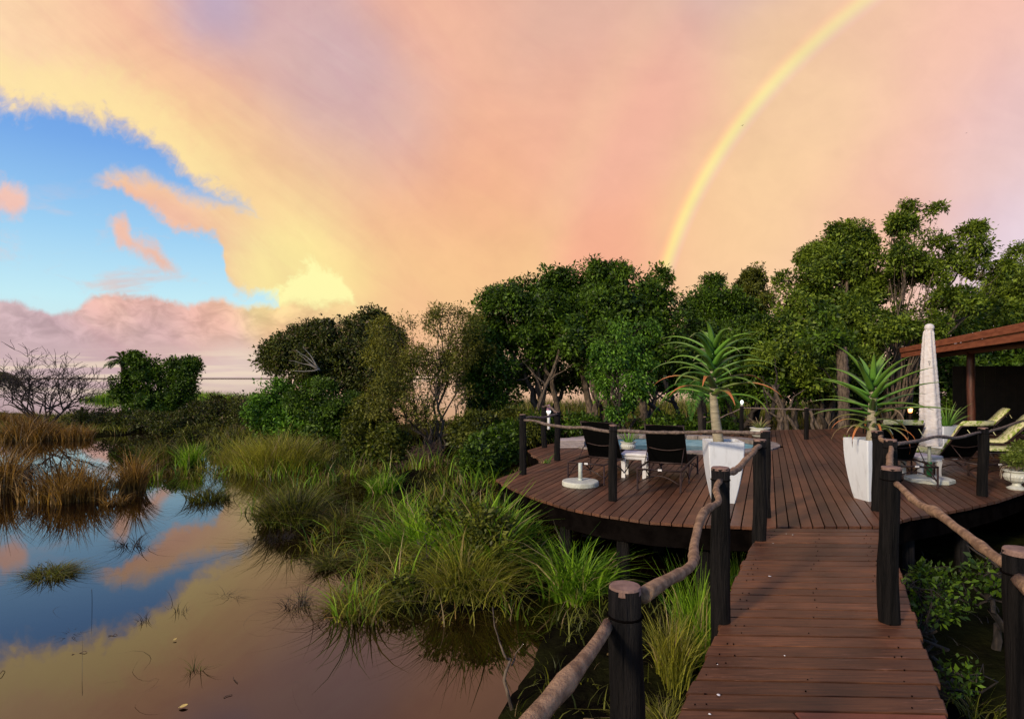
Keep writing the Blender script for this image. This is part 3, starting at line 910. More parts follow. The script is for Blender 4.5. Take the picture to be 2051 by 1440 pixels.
dl = thing('deck_railing', 'branch railing along the left front edge of the deck behind two black loungers', 'railing', (1.3, 7.5, DECK))
a1 = (2.92, 6.62)
post(dl, *a1, .058, 1.985, seed=9)
q1 = G(1228, 1003); q2 = G(1047, 950); q3 = G(1116, 922); q4 = G(1090, 896)
post(dl, q1[0], q1[1], .056, 1.985, seed=10); post(dl, q2[0], q2[1], .058, 1.99, seed=11); post(dl, q3[0], q3[1], .058, 1.94, seed=12); post(dl, q4[0], q4[1], .06, 1.94, seed=13)
rail(dl, (a1[0], a1[1], 1.955), (q1[0] + .03, q1[1], 1.915), .021, .018, 31, 'rail_grey', 36)
rail(dl, (q1[0] - .03, q1[1], 1.90), (q2[0] + .02, q2[1] - .03, 1.90), .021, .016, 32, 'rail_grey', 36)
rail(dl, (q2[0] + .03, q2[1] + .03, 1.93), (q3[0], q3[1] - .03, 1.90), .021, .014, 33, 'rail_grey')
rail(dl, (q3[0], q3[1], 1.92), (q4[0], q4[1], 1.93), .022, .02, 34, 'rail_grey')

dr = thing('deck_railing', 'branch railing along the right front edge of the deck beside the closed umbrella', 'railing', (6.4, 7.8, DECK))
a2 = G(1757, 1022); b2 = G(1969, 993)
post(dr, a2[0], a2[1], .066, 1.955, seed=14); post(dr, b2[0], b2[1], .062, 1.92, seed=15); post(dr, 9.3, 10.1, .06, 1.95, seed=16)
rail(dr, (a2[0] + .05, a2[1], 1.90), (Bp[0] + .03, Bp[1] + .05, 1.90), .022, .012, 35)
rail(dr, (Bp[0] + .05, Bp[1], 1.955), (b2[0] - .03, b2[1], 1.86), .018, .02, 36, 'rail_grey', 36)
rail(dr, (b2[0] + .04, b2[1], 1.85), (9.28, 10.06, 1.90), .018, .02, 37, 'rail_grey')

db = thing('deck_railing', 'thin railing along the far edge of the deck in front of the trees', 'railing', (8.2, 15.4, DECK))
k1 = G(1486, 873); k2 = G(1615, 880); k3 = np.array((10.2, 16.6, DECK)); k4 = np.array((12.2, 17.6, DECK)); k0 = G(1411, 872)
for k, s in ((k1, 41), (k2, 42), (k3, 43), (k4, 44)):
    post(db, k[0], k[1], .055, 1.82, seed=s)
post(db, k0[0], k0[1], .05, 1.52, seed=45)
rail(db, (k1[0], k1[1], 1.775), (k2[0], k2[1], 1.775), .017, .012, 51, 'rail_grey')
rail(db, (k2[0], k2[1], 1.765), (k3[0], k3[1], 1.72), .017, .012, 52, 'rail_grey')
rail(db, (k3[0], k3[1], 1.72), (k4[0], k4[1], 1.70), .017, .012, 53, 'rail_grey')
rail(db, (k1[0], k1[1], 1.77), (k0[0], k0[1], 1.34), .015, .012, 54, 'rail_grey')

# ================================================================== plunge pool
pool = thing('plunge_pool', 'round plunge pool with blue walls and grey rim in the deck', 'pool', (3.8, 14.1, DECK))
NS = 44
def ell(a, b, t): return np.array((POOL_C[0] + a * math.cos(t), POOL_C[1] + b * math.sin(t)))
for k in range(NS):
    t0, t1 = 2 * math.pi * (k + .03) / NS, 2 * math.pi * (k + .97) / NS
    q = [ell(POOL_A, POOL_B, t0), ell(POOL_A, POOL_B, t1), ell(POOL_A - .36, POOL_B - .36, t1), ell(POOL_A - .36, POOL_B - .36, t0)]
    slab(q, DECK + .035 + (rng.random() - .5) * .008, .10, .006).build('coping_stone', MT['coping'], pool)
bas = MB()
P, Fc = [], []
for k in range(64):
    t = 2 * math.pi * k / 64
    for z, off in ((DECK - .03, .33), (.05, .40), (.05, .30), (DECK - .03, .23)):
        P.append((*ell(POOL_A - off, POOL_B - off, t), z))
for k in range(64):
    j = (k + 1) % 64
    for a in range(4):
        q = (a + 1) % 4
        Fc.append((k * 4 + a, j * 4 + a, j * 4 + q, k * 4 + q))
bas.add(P, Fc).build('basin_wall', MT['mosaic'], pool, False)
pw = MB()
pw.add([(*ell(POOL_A - .38, POOL_B - .38, 2 * math.pi * k / 64), DECK - .24) for k in range(64)], [tuple(range(64))])
pw.build('pool_water', MT['pool_water'], pool)

bench = thing('timber_step', 'low pale weathered timber step at the left rim of the pool', 'step', (1.35, 13.15, DECK))
for i in range(3):
    MB().box((1.35 + .03 * i, 13.15 + .16 * i, DECK + .17), (.62, .14, .035), .12, .005).build('slat', MT['bench'], bench)
for i in range(3):
    MB().box((1.35, 13.10, DECK + .027 + i * .05), (.60, .03, .045), .12, .004).build('riser_slat', MT['bench'], bench)

# ================================================================== sun loungers
def cushion_strip(W, pts, th):
    """padded strip following a side profile (list of (y, z)), W wide"""
    pts = np.array(pts, float)
    T = np.gradient(pts, axis=0); T /= np.linalg.norm(T, axis=1, keepdims=True)
    Nn = np.stack([-T[:, 1], T[:, 0]], 1)
    secs = [(-W / 2, .5), (-W / 2 + .015, .92), (0, 1.06), (W / 2 - .015, .92), (W / 2, .5), (W / 2 - .015, .08), (0, 0), (-W / 2 + .015, .08)]
    P = []
    m = len(pts)
    for i in range(m):
        e = 0.6 if i in (0, m - 1) else 1.0
        tuft = 1 - .12 * (i % 3 == 0)
        for x, k in secs:
            q = pts[i] + Nn[i] * (th * (.5 + (k - .5) * e) * tuft)
            P.append((x * (1 if e == 1 else .97), q[0], q[1]))
    ns = len(secs)
    Fc = [tuple(range(ns - 1, -1, -1)), tuple((m - 1) * ns + k for k in range(ns))]
    for i in range(m - 1):
        for k in range(ns):
            Fc.append((i * ns + k, i * ns + (k + 1) % ns, (i + 1) * ns + (k + 1) % ns, (i + 1) * ns + k))
    return MB().add(P, Fc)

def lounger(label, loc, az, back_deg=58, cushion=False, length=1.85, hand=0):
    """local +Y runs from the head end to the foot end"""
    o = local_thing('sun_lounger', label, 'lounger', loc, -R(az), 'sun loungers on the deck')
    W, H, hinge = .60, .30, .74
    fr = MB()
    r = .014
    for x in (-W / 2, W / 2):
        fr.tube([(x, 0, H), (x, length * .33, H + .012), (x, length * .66, H + .012), (x, length, H)], r, 8)
    for y in (0, hinge, length):
        fr.tube([(-W / 2, y, H), (W / 2, y, H)], r, 8)
    fr.build('frame', MT['frame'], o, True)
    for x in (-W / 2, W / 2):
        for y in (.01, hinge + .08, length - .03):
            MB().tube([(x, y, 0), (x, y, .012), (x, y, .014), (x, y, H)], [.019, .019, .014, .014], 8).build('leg', MT['frame'], o, True)
        for (ya, yb) in ((.01, hinge + .08), (hinge + .08, length - .03)):
            t = np.linspace(0, 1, 9)
            P = np.stack([np.full(9, x), ya + (yb - ya) * t, .07 + .17 * np.sin(math.pi * t)], 1)
            MB().tube(P, .010, 6).build('arched_brace', MT['frame'], o, True)
    for y in (.01, length - .03):
        t = np.linspace(0, 1, 9)
        P = np.stack([-W / 2 + W * t, np.full(9, y), .10 + .12 * np.sin(math.pi * t)], 1)
        MB().tube(P, .010, 6).build('arched_brace', MT['frame'], o, True)
    a = R(back_deg); Lb = .66
    top = (hinge - Lb * math.cos(a), H + .03 + Lb * math.sin(a))
    bot = (hinge, H + .03)
    bk = MB()
    ny_ = 6; P = []
    for i in range(ny_ + 1):
        t = i / ny_
        y, z = bot[0] + (top[0] - bot[0]) * t, bot[1] + (top[1] - bot[1]) * t
        s = .018 * math.sin(math.pi * t)
        ww = W / 2 - .02
        nyv, nzv = math.sin(a), math.cos(a)
        for x, th in ((-ww, .006), (ww, .006), (ww, -.006), (-ww, -.006)):
            P.append((x, y + nyv * (th - s), z + nzv * (th - s)))
    Fc = [(3, 2, 1, 0), tuple(ny_ * 4 + k for k in range(4))]
    for i in range(ny_):
        for k in range(4):
            Fc.append((i * 4 + k, i * 4 + (k + 1) % 4, (i + 1) * 4 + (k + 1) % 4, (i + 1) * 4 + k))
    bko = bk.add(P, Fc).build('backrest', MT['sling'], o)
    bf = MB()
    bf.tube([(-W / 2 + .02, *bot), (-W / 2 + .02, *top), (W / 2 - .02, *top), (W / 2 - .02, *bot)], .013, 8)
    bf.build('backrest_frame', MT['frame'], bko, True)
    t = np.linspace(0, 1, 9)
    mid = (bot[0] + (top[0] - bot[0]) * .42, bot[1] + (top[1] - bot[1]) * .42)
    P = np.stack([-W / 2 + .05 + (W - .1) * t, np.full(9, mid[0] - .02), mid[1] - .02 - .035 * np.sin(math.pi * t)], 1)
    MB().tube(P, .008, 6).build('support_bar', MT['frame'], bko, True)
    for x in (-W / 2 + .035, W / 2 - .035):
        MB().tube([(x, mid[0] - .02, mid[1]), (x, .30, H + .015)], .007, 6).build('prop_stay', MT['frame'], o, True)
        for kk in range(5):
            MB().box((x, .22 + .04 * kk, H + .026), (.014, .012, .03), 0).build('notch_stop', MT['frame'], o)
    MB().box((.02, -.016, H + .004), (.055, .008, .028), 0, .003).build('maker_tag', MT['plastic'], o)
    st = MB().box((0, (hinge + length) / 2, H + .016), (W - .035, length - hinge - .03, .012), 0, .004)
    st.build('seat', MT['sling'], o)
    if cushion:
        th = .055
        prof = []
        for s in np.linspace(0, 1.03, 8):
            prof.append((bot[0] + (top[0] - bot[0]) * (1 - s * .97) - (0), bot[1] + (top[1] - bot[1]) * (1.09 - s) + .012))
        prof = [(bot[0] + (top[0] - bot[0]) * t + math.sin(a) * .012, bot[1] + (top[1] - bot[1]) * t + math.cos(a) * .012) for t in np.linspace(1.10, 0.06, 8)]
        prof += [(hinge + .05 + (length - hinge - .06) * t, H + .028) for t in np.linspace(0, 1, 10)]
        cu = cushion_strip(W - .03, prof, th).build('cushion', MT['cushion'], o, True)
        t = np.linspace(0, 1, 7)
        for sx in (-1, 1):
            P = np.stack([np.full(7, sx * .2) + .03 * t, top[0] - .02 - .05 * t, top[1] - .05 - .09 * t], 1)
            MB().tube(P, .006, 5).build('tie', MT['cushion'], cu, True)
    return o
hb = (G(1278, 982) + G(1361, 987)) / 2
ha = (G(1134, 964) + G(1207, 973)) / 2
lounger('black sling lounger behind the round umbrella base, nearer the left corner', (ha[0] + .02, ha[1], DECK), 33, 60)
lounger('black sling lounger between the small white table and the left white planter', (hb[0], hb[1], DECK), 25, 60)
lounger('lounger with leaf-print cushion edge over its black back beside the umbrella', (5.91, 8.42, DECK), 12, 56, True)
lounger('lounger with lime leaf-print cushion between the umbrella and the urn', (7.28, 8.60, DECK), -5, 52, True)
lounger('far lounger with raised lime cushion under the lodge roof, left one', (11.5, 12.9, DECK), -62, 50, True)
lounger('far lounger with raised lime cushion under the lodge roof, right one', (10.35, 11.00, DECK), -62, 50, True)
lounger('lounger cut by the right edge of the picture, foot end behind the urn', (10.05, 9.95, DECK), -82, 50, True)

# ================================================================== small white tables
def side_table(label, x, y, rz, w_=.42, h=.40):
    o = local_thing('side_table', label, 'table', (x, y, DECK), rz)
    tp = MB().box((0, 0, h - .03), (w_, w_, .05), 0, .014).build('tabletop', MT['plastic'], o)
    MB().box((0, 0, h - .082), (w_ - .02, w_ - .02, .05), 0, .012).build('apron', MT['plastic'], o)
    for sx in (-1, 1):
        for sy in (-1, 1):
            x0, y0 = sx * (w_ / 2 - .045), sy * (w_ / 2 - .045)
            P, prof = [], ((0, .030), (.12, .027), (.22, .033), (h - .10, .040))
            for z, q in prof:
                P += [(x0 - q, y0 - q, z), (x0 + q, y0 - q, z), (x0 + q, y0 + q, z), (x0 - q, y0 + q, z)]
            Fc = [(3, 2, 1, 0), (12, 13, 14, 15)]
            for i in range(3):
                for k in range(4):
                    Fc.append((i * 4 + k, i * 4 + (k + 1) % 4, i * 4 + 4 + (k + 1) % 4, i * 4 + 4 + k))
            MB().add(P, Fc).build('leg', MT['plastic'], o)
tpos = G(1274, 955)
side_table('small white plastic table between the two black loungers', tpos[0], tpos[1] + .05, -.35)
side_table('small white plastic table behind the umbrella pole between cushioned loungers', 6.66, 9.36, .15, .42, .36)

# ================================================================== umbrella base without umbrella
ub = G(1164, 975)
o = local_thing('umbrella_base', 'round pale concrete umbrella base with short empty pipe', 'umbrella base', (ub[0], ub[1] + .1, DECK))
MB().lathe([(.262, 0), (.272, .012), (.272, .062), (.262, .076), (.20, .080), (.03, .082)], 40).build('base_disc', MT['concrete'], o, False)
MB().lathe([(.030, .078), (.030, .335), (.026, .338), (.026, .30)], 16).build('pipe', MT['pipe'], o, True)
MB().lathe([(.036, .080), (.036, .10), (.031, .105)], 16).build('collar', MT['pipe'], o, True)

# ================================================================== closed umbrella in a cover
uo = local_thing('closed_umbrella', 'tall closed umbrella in wrinkled beige cover on eight-sided base', 'umbrella', (6.44, 8.86, DECK))
MB().lathe([(.315, 0), (.325, .01), (.325, .055), (.30, .07), (.07, .075)], 8, rz=.2).build('base_slab', MT['concrete'], uo, False)
MB().lathe([(.024, .07), (.024, 2.2)], 14).build('pole', MT['pipe'], uo, True)
MB().lathe([(.037, .075), (.037, .30), (.032, .305)], 16).build('clamp', MT['green_clamp'], uo, True)
NC, NH = 40, 130
P = []
for i in range(NH):
    t = i / (NH - 1)
    z = .56 + (2.36 - .56) * t
    base = .142 + (.058 - .142) * (t ** 1.05) + .016 * math.sin(t * 3)
    if t > .96: base *= 1 - ((t - .96) / .04) ** 2 * .55
    if t < .04: base *= 1.05
    for k in range(NC):
        th = 2 * math.pi * k / NC
        fold = .009 * math.sin(th * 7 + 2.2 * t) + .003 * math.sin(z * 58 + 2.5 * math.sin(th * 2 + z * 5) + 1.3 * math.sin(th * 5 + z * 11)) * (1 - .75 * t) + .0026 * math.sin(z * 105 + 2 * math.sin(th * 3 + z * 7)) * (1 - .8 * t)
        rr = base + fold + rng.normal() * .0010
        P.append((rr * math.cos(th) + .012 * math.sin(z * 2.3), rr * math.sin(th), z))
Fc = [tuple(range(NC - 1, -1, -1)), tuple((NH - 1) * NC + k for k in range(NC))]
for i in range(NH - 1):
    for k in range(NC):
        Fc.append((i * NC + k, i * NC + (k + 1) % NC, (i + 1) * NC + (k + 1) % NC, (i + 1) * NC + k))
cov = MB().add(P, Fc).build('cover', MT['canvas'], uo, True)
knot = []
an = np.linspace(0, 2 * math.pi, 13)
kb = MB()
kb.tube([(.052 * math.cos(a), .052 * math.sin(a), 2.325 + .008 * math.sin(a * 3)) for a in an], .010, 7, jit=.3)
kb.lathe([(.05, 2.33), (.064, 2.36), (.066, 2.385), (.05, 2.42), (.02, 2.435)], 14)
kb.build('tied_top', MT['canvas'], cov, True)
va = math.atan2(-8.86, -6.44)             # side of the cover that looks back along the walkway
ink = M('printed_ink', (0.03, 0.03, 0.035), None, rough=.8)
for (dz, dw, dt, s) in ((.0, .022, .004, 0), (-.012, .004, .018, -.010), (-.012, .004, .018, .008), (-.026, .022, .004, 0), (-.045, .018, .004, 0), (-.055, .004, .016, .004), (-.068, .02, .004, 0)):
    c = (math.cos(va) * .121 - math.sin(va) * s, math.sin(va) * .121 + math.cos(va) * s, 1.86 + dz)
    MB().box(c, (.004, dw, dt), va).build('printed_mark', ink, cov)

# ================================================================== planters
def square_planter(label, x, y, h, wt, wb, rz, plant_soil=True):
    o = local_thing('planter', label, 'planter', (x, y, DECK), rz)
    n = 12
    P = []
    for i in range(n + 1):
        t = i / n
        q = wb / 2 + (wt - wb) / 2 * math.sin(t * math.pi / 2) ** .9
        for sx, sy in ((-1, -1), (1, -1), (1, 1), (-1, 1)):
            b = .012
            P += [(sx * q - (b * sx if sx * sy < 0 else 0), sy * q - (b * sy if sx * sy > 0 else 0), h * t)]
            P += [(sx * q - (b * sx if sx * sy > 0 else 0), sy * q - (b * sy if sx * sy < 0 else 0), h * t)]
    ns = 8
    Fc = [tuple(range(ns - 1, -1, -1))]
    for i in range(n):
        for k in range(ns):
            Fc.append((i * ns + k, i * ns + (k + 1) % ns, (i + 1) * ns + (k + 1) % ns, (i + 1) * ns + k))
    k0 = n * ns
    q = wt / 2 - .028
    for z in (h, h - .05):
        for sx, sy in ((-1, -1), (1, -1), (1, 1), (-1, 1)):
            P += [(sx * q, sy * q, z), (sx * q, sy * q, z)]
    for k in range(ns):
        Fc.append((k0 + k, k0 + (k + 1) % ns, k0 + ns + (k + 1) % ns, k0 + ns + k))
        Fc.append((k0 + ns + k, k0 + ns + (k + 1) % ns, k0 + 2 * ns + (k + 1) % ns, k0 + 2 * ns + k))
    MB().add(P, Fc).build('body', MT['white'], o)
    MB().box((0, 0, h - .052), (wt - .062, wt - .062, .03), 0).build('soil', MT['soil'], o)
    return o
PL = (2.74, 7.46); PR = (4.72, 7.58); P3 = (8.62, 11.45)
square_planter('tall white tapered planter left of the boardwalk end holding the tree aloe', *PL, .79, .44, .25, -.14)
square_planter('tall white tapered planter right of the boardwalk end holding the spreading aloe', *PR, .80, .44, .26, .16)
square_planter('tall white tapered planter behind the closed umbrella', *P3, .66, .56, .32, .1)

def urn(label, x, y, s=1.0):
    o = local_thing('urn', label, 'urn', (x, y, DECK))
    bd = MB().lathe([(.11 * s, 0), (.118 * s, .02 * s), (.09 * s, .035 * s), (.055 * s, .055 * s), (.05 * s, .085 * s), (.075 * s, .10 * s), (.125 * s, .13 * s), (.15 * s, .18 * s),
                (.15 * s, .21 * s), (.135 * s, .235 * s), (.14 * s, .25 * s), (.165 * s, .262 * s), (.165 * s, .275 * s), (.145 * s, .275 * s), (.135 * s, .25 * s)], 44, flute=.05, flz=(.105 * s, .2 * s))
    bd.build('bowl', MT['ceramic'], o, False)
    return o
urn('pale fluted pedestal urn at the right edge of the picture', 7.26, 8.26)
urn('small pale urn with spiky plant at the near rim of the pool', 2.42, 11.95, 1.0)
o = local_thing('bowl_planter', 'wide cream bowl planter by the pool\'s far right rim', 'planter', (6.72, 15.55, DECK))
MB().lathe([(.16, 0), (.20, .03), (.255, .11), (.26, .16), (.235, .20), (.225, .215), (.265, .235), (.265, .26), (.24, .262), (.22, .23)], 32).build('bowl', MT['ceramic'], o, True)
tp_ = G(1699, 894)
o = local_thing('flower_pot', 'small terracotta flower pot on the deck left of the right aloe', 'pot', (tp_[0], tp_[1], DECK))
MB().lathe([(.07, 0), (.10, .13), (.10, .135), (.118, .14), (.12, .185), (.108, .187), (.10, .15)], 24).build('pot_body', MT['terra'], o, True)

# ================================================================== lamps
def bulb_lamp(name, label, c, mat, post_h=None):
    o = local_thing(name, label, 'lamp', c)
    MB().lathe([(.03, 0), (.034, .03), (.03, .05)], 14).build('socket', MT['pipe'], o, True)
    MB().lathe([(.03, .05), (.042, .08), (.044, .11), (.03, .14), (.012, .155)], 16).build('bulb', mat, o, True)
    return o
bulb_lamp('post_lamp', 'small lit white bulb on the far deck railing post', (k1[0], k1[1] - .0, 1.835), MT['bulb_white'])
lw = G(1843, 884); 
o = local_thing('amber_lamp', 'small glowing amber lamp on a thin stake left of the closed umbrella', 'lamp', (lw[0] - .25, lw[1], DECK))
MB().tube([(0, 0, 0), (0, 0, .72)], .022, 8).build('stake', MT['post'], o, True)
MB().lathe([(.035, .72), (.05, .75), (.052, .81), (.04, .86), (.02, .88)], 16).build('bulb', MT['bulb_warm'], o, True)
lp = bpy.data.lights.new('amber_glow', 'POINT'); lp.energy = 4; lp.color = (1, .5, .18); lp.shadow_soft_size = .06
lo = bpy.data.objects.new('lamp_light', lp); COL.objects.link(lo); lo.parent = o; lo.location = (0, -.12, .84)
o = local_thing('tube_lamp', 'white tube lamp with pinkish cap fixed to the back left deck post', 'lamp', (q4[0] + .10, q4[1] - .05, DECK + .42))
MB().lathe([(.03, 0), (.032, .01), (.032, .36), (.03, .37)], 14).build('tube', MT['plastic'], o, True)
MB().lathe([(.034, .37), (.05, .40), (.05, .43), (.034, .46)], 14).build('glass_ring', MT['bulb_white'], o, True)
MB().lathe([(.048, .43), (.05, .50), (.03, .56), (.01, .57)], 14).build('cap', MT['glass_pink'], o, True)

# ================================================================== lodge
lod = thing('lodge', 'open lodge veranda with red-brown fascia boards and round poles', 'lodge', (12, 15, DECK))
E0, E1 = np.array((12.35, 18.2)), np.array((7.75, 7.4))
ed = norm(np.append(E1 - E0, 0))[:2]
per = np.array((-ed[1], ed[0]));  per = per if per[0] > 0 else -per
L = np.linalg.norm(E1 - E0); ea = math.atan2(ed[1], ed[0])
mid = (E0 + E1) / 2
Zb = 3.24
MB().box((*(mid), Zb + .075), (L, .035, .15), ea, .004).build('fascia_board', MT['red_wood'], lod)
m2 = mid - per * .03
MB().box((*(m2), Zb + .232), (L + .02, .035, .15), ea, .004).build('fascia_board', MT['red_wood'], lod)
# roof sheet rising away from the eave, corrugated
RP = []
NR = 90
RW = 7.0
for i in range(NR + 1):
    s = i / NR
    p = E0 + (E1 - E0) * s
    zz = Zb + .27 + .018 * math.sin(i * math.pi / 1.5)
    a = p - per * .05; c = p + per * RW
    RP += [(a[0], a[1], zz), (c[0], c[1], zz + 1.3), (c[0], c[1], zz + 1.26), (a[0], a[1], zz - .04)]
Fc = []
for i in range(NR):
    for k in range(4):
        q = (k + 1) % 4
        Fc.append((i * 4 + k, i * 4 + q, (i + 1) * 4 + q, (i + 1) * 4 + k))
Fc += [(0, 3, 2, 1), tuple(NR * 4 + k for k in range(4))]
MB().add(RP, Fc).build('roof_sheet', MT['red_wood'], lod)
# ceiling boards
CP = []
p0, p1 = E0 + per * .04, E1 + per * .04
c0, c1 = E0 + per * RW, E1 + per * RW
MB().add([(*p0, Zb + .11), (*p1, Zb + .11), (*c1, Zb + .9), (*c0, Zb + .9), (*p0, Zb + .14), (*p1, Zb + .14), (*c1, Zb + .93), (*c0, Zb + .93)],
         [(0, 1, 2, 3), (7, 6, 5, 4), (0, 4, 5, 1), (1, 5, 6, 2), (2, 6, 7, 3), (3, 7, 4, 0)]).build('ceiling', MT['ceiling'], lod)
bm0, bm1 = E0 + per * .55, E1 + per * .55
MB().tube([(*bm0, Zb + .02), (*((bm0 + bm1) / 2), Zb + .03), (*bm1, Zb + .02)], .085, 12, jit=.05).build('wall_plate', MT['red_pole'], lod, True)
for s, off in ((.03, .55), (.375, .55), (.70, .55), (1.0, .55), (.24, 3.6), (.62, 3.6), (.0, 3.6)):
    p = E0 + (E1 - E0) * s + per * off
    top = Zb + .0 if off < 1 else Zb + .40
    pp = rough_path((p[0], p[1], DECK), (p[0], p[1], top), 9, .012)
    MB().tube(pp, .082 if off < 1 else .075, 12, jit=.06).build('pole', MT['red_pole'], lod, True)
# low dark boards added across the far end, standing in for the veranda's shade
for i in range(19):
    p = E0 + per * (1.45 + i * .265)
    MB().box((p[0], p[1], DECK + .98), (.255, .03, 1.96), math.atan2(per[1], per[0]), .004).build('added_shade_board', MT['ceiling'], lod)
# rafters, and the boarded back wall
for s in np.linspace(.02, .98, 8):
    p = E0 + (E1 - E0) * s
    a, c = p + per * .1, p + per * 6.8
    MB().tube([(a[0], a[1], Zb + .06), (c[0], c[1], Zb + .83)], .045, 8).build('rafter', MT['red_pole'], lod, True)
for i in range(46):
    s = -.06 + i * .026
    if s > 1.06: break
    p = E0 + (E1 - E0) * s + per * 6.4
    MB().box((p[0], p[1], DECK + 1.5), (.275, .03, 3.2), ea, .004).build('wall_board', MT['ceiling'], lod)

# ================================================================== vegetation helpers
def unit_rows(a):
    return a / (np.linalg.norm(a, axis=1, keepdims=True) + 1e-9)

def leaf_quads(C, D, L, Wd, r, Nrm=None):
    """one folded lozenge per leaf: centre-line D, length L, width Wd, facing Nrm"""
    n = len(C)
    D = unit_rows(D)
    if Nrm is None: Nrm = r.normal(size=(n, 3))
    S = unit_rows(np.cross(D, Nrm))
    Nn = np.cross(S, D)
    L = L[:, None]; Wd = Wd[:, None]
    tip = C + D * L - Nn * L * .14
    m = C + D * L * .45 + Nn * L * .06
    l = m + S * Wd * .5
    q = m - S * Wd * .5
    V4 = np.stack([C, l, tip, q], 1).reshape(-1, 3)
    Fq = np.arange(n * 4).reshape(n, 4)
    return V4, Fq

def px_lumps(lst, deep=.8):
    out = []
    for (px, py, rx, ry, d) in lst:
        c = GD(px, py, d)
        out.append((c[0], c[1], c[2], rx * d / F, max(rx, ry) * d / F * deep, ry * d / F))
    return out

def crown_mesh(lumps, n_clumps, per, clump_r, leaf, r, shell=(.62, 1.04), up=.35, droop=0.0, aspect=.45, zmin=.25, lobes=True):
    """leaves gather in sprays, sprays cover rounded lobes, lobes cover the lumps of the crown"""
    A = np.array(lumps)
    wts = (A[:, 3] * A[:, 5]) ** .9; wts /= wts.sum()
    if lobes:
        nl = max(len(lumps) * 4, n_clumps // 9)
        pk = r.choice(len(lumps), nl, p=wts)
        d = unit_rows(r.normal(size=(nl, 3)))
        rad = shell[0] * .9 + (shell[1] - .14 - shell[0] * .9) * r.random(nl) ** .7
        LC = A[pk, :3] + d * A[pk, 3:6] * rad[:, None]
        LR = np.minimum(A[pk, 3], A[pk, 5]) * (.26 + .26 * r.random(nl))
        LR = np.maximum(LR, clump_r * .9)
        lw = LR ** 1.7; lw /= lw.sum()
        pl = r.choice(nl, n_clumps, p=lw)
        dirs = unit_rows(r.normal(size=(n_clumps, 3)) + d[pl] * .8 + np.array((0, 0, .45)))
        sq = np.stack([LR[pl] * 1.12, LR[pl] * 1.12, LR[pl] * .8], 1)
        C = LC[pl] + dirs * sq * (.72 + .36 * r.random(n_clumps))[:, None]
    else:
        pk = r.choice(len(lumps), n_clumps, p=wts)
        dirs = unit_rows(r.normal(size=(n_clumps, 3)))
        rad = shell[0] + (shell[1] - shell[0]) * r.random(n_clumps) ** .6
        C = A[pk, :3] + dirs * A[pk, 3:6] * rad[:, None]
    keep = C[:, 2] > zmin
    C, dirs = C[keep], dirs[keep]
    k = len(C)
    cr = clump_r * (.45 + .8 * r.random(k) ** 1.4)
    n = k * per
    off = np.clip(r.normal(size=(n, 3)) * .5, -.85, .85)
    out = np.repeat(dirs, per, 0)
    off -= out * (off * out).sum(1, keepdims=True) * .45          # sprays are flattened across their own direction
    P = np.repeat(C, per, 0) + off * np.repeat(cr, per)[:, None]
    N_ = unit_rows(out + np.array((0, 0, .55)) + r.normal(size=(n, 3)) * .55)
    D = unit_rows(off) * .8 + out * .25 + r.normal(size=(n, 3)) * .5
    D[:, 2] += up - droop - .35
    Ls = leaf * (.5 + .9 * r.random(n)) * np.repeat(.8 + .4 * r.random(k), per)
    ok = P[:, 2] > zmin - .1
    V4, Fq = leaf_quads(P[ok], D[ok], Ls[ok], Ls[ok] * aspect * (.8 + .5 * r.random(ok.sum())), r, N_[ok])
    return V4, Fq, C

def bez(a, b, c, n):
    t = np.linspace(0, 1, n)[:, None]
    return (1 - t) ** 2 * a + 2 * t * (1 - t) * b + t ** 2 * c

def branch_mesh(mb, bases, lumps, C, r, r0, twigs=50, wiggle=.12, sides=7):
    """stems from the bases into the lumps, then twigs out to the clumps"""
    bases = [np.asarray(q, float) for q in bases]
    ends = []
    for i, lp in enumerate(lumps):
        c = np.array(lp[:3]) + r.normal(size=3) * np.array(lp[3:6]) * .12
        b = min(bases, key=lambda q: np.linalg.norm((q - c)[:2]) + r.random() * 1.2)
        mid = b * .45 + c * .55
        mid[:2] = b[:2] * (.62) + c[:2] * .38 + r.normal(size=2) * .25
        P = bez(b, mid, c, 12)
        P[1:-1] += r.normal(size=(10, 3)) * wiggle * .35
        hgt = np.linalg.norm(c - b)
        rr = r0 * (.75 + .5 * r.random())
        mb.tube(P, rr * np.linspace(1, .28, 12) ** 1.0, sides, False, .1)
        ends.append((P, rr))
    if len(C):
        sel = r.choice(len(C), min(twigs, len(C)), replace=False)
        for s in sel:
            c = C[s]
            j = min(range(len(ends)), key=lambda q: np.linalg.norm(ends[q][0][-1] - c))
            P, rr = ends[j]
            k = r.integers(6, 12)
            a = P[k]
            mid = (a + c) / 2 + r.normal(size=3) * np.array((.25, .25, .2)) + np.array((0, 0, .12))
            Q = bez(a, mid, c, 7)
            Q[1:-1] += r.normal(size=(5, 3)) * wiggle * .2
            mb.tube(Q, rr * .30 * np.linspace(1, .2, 7), 5, False)

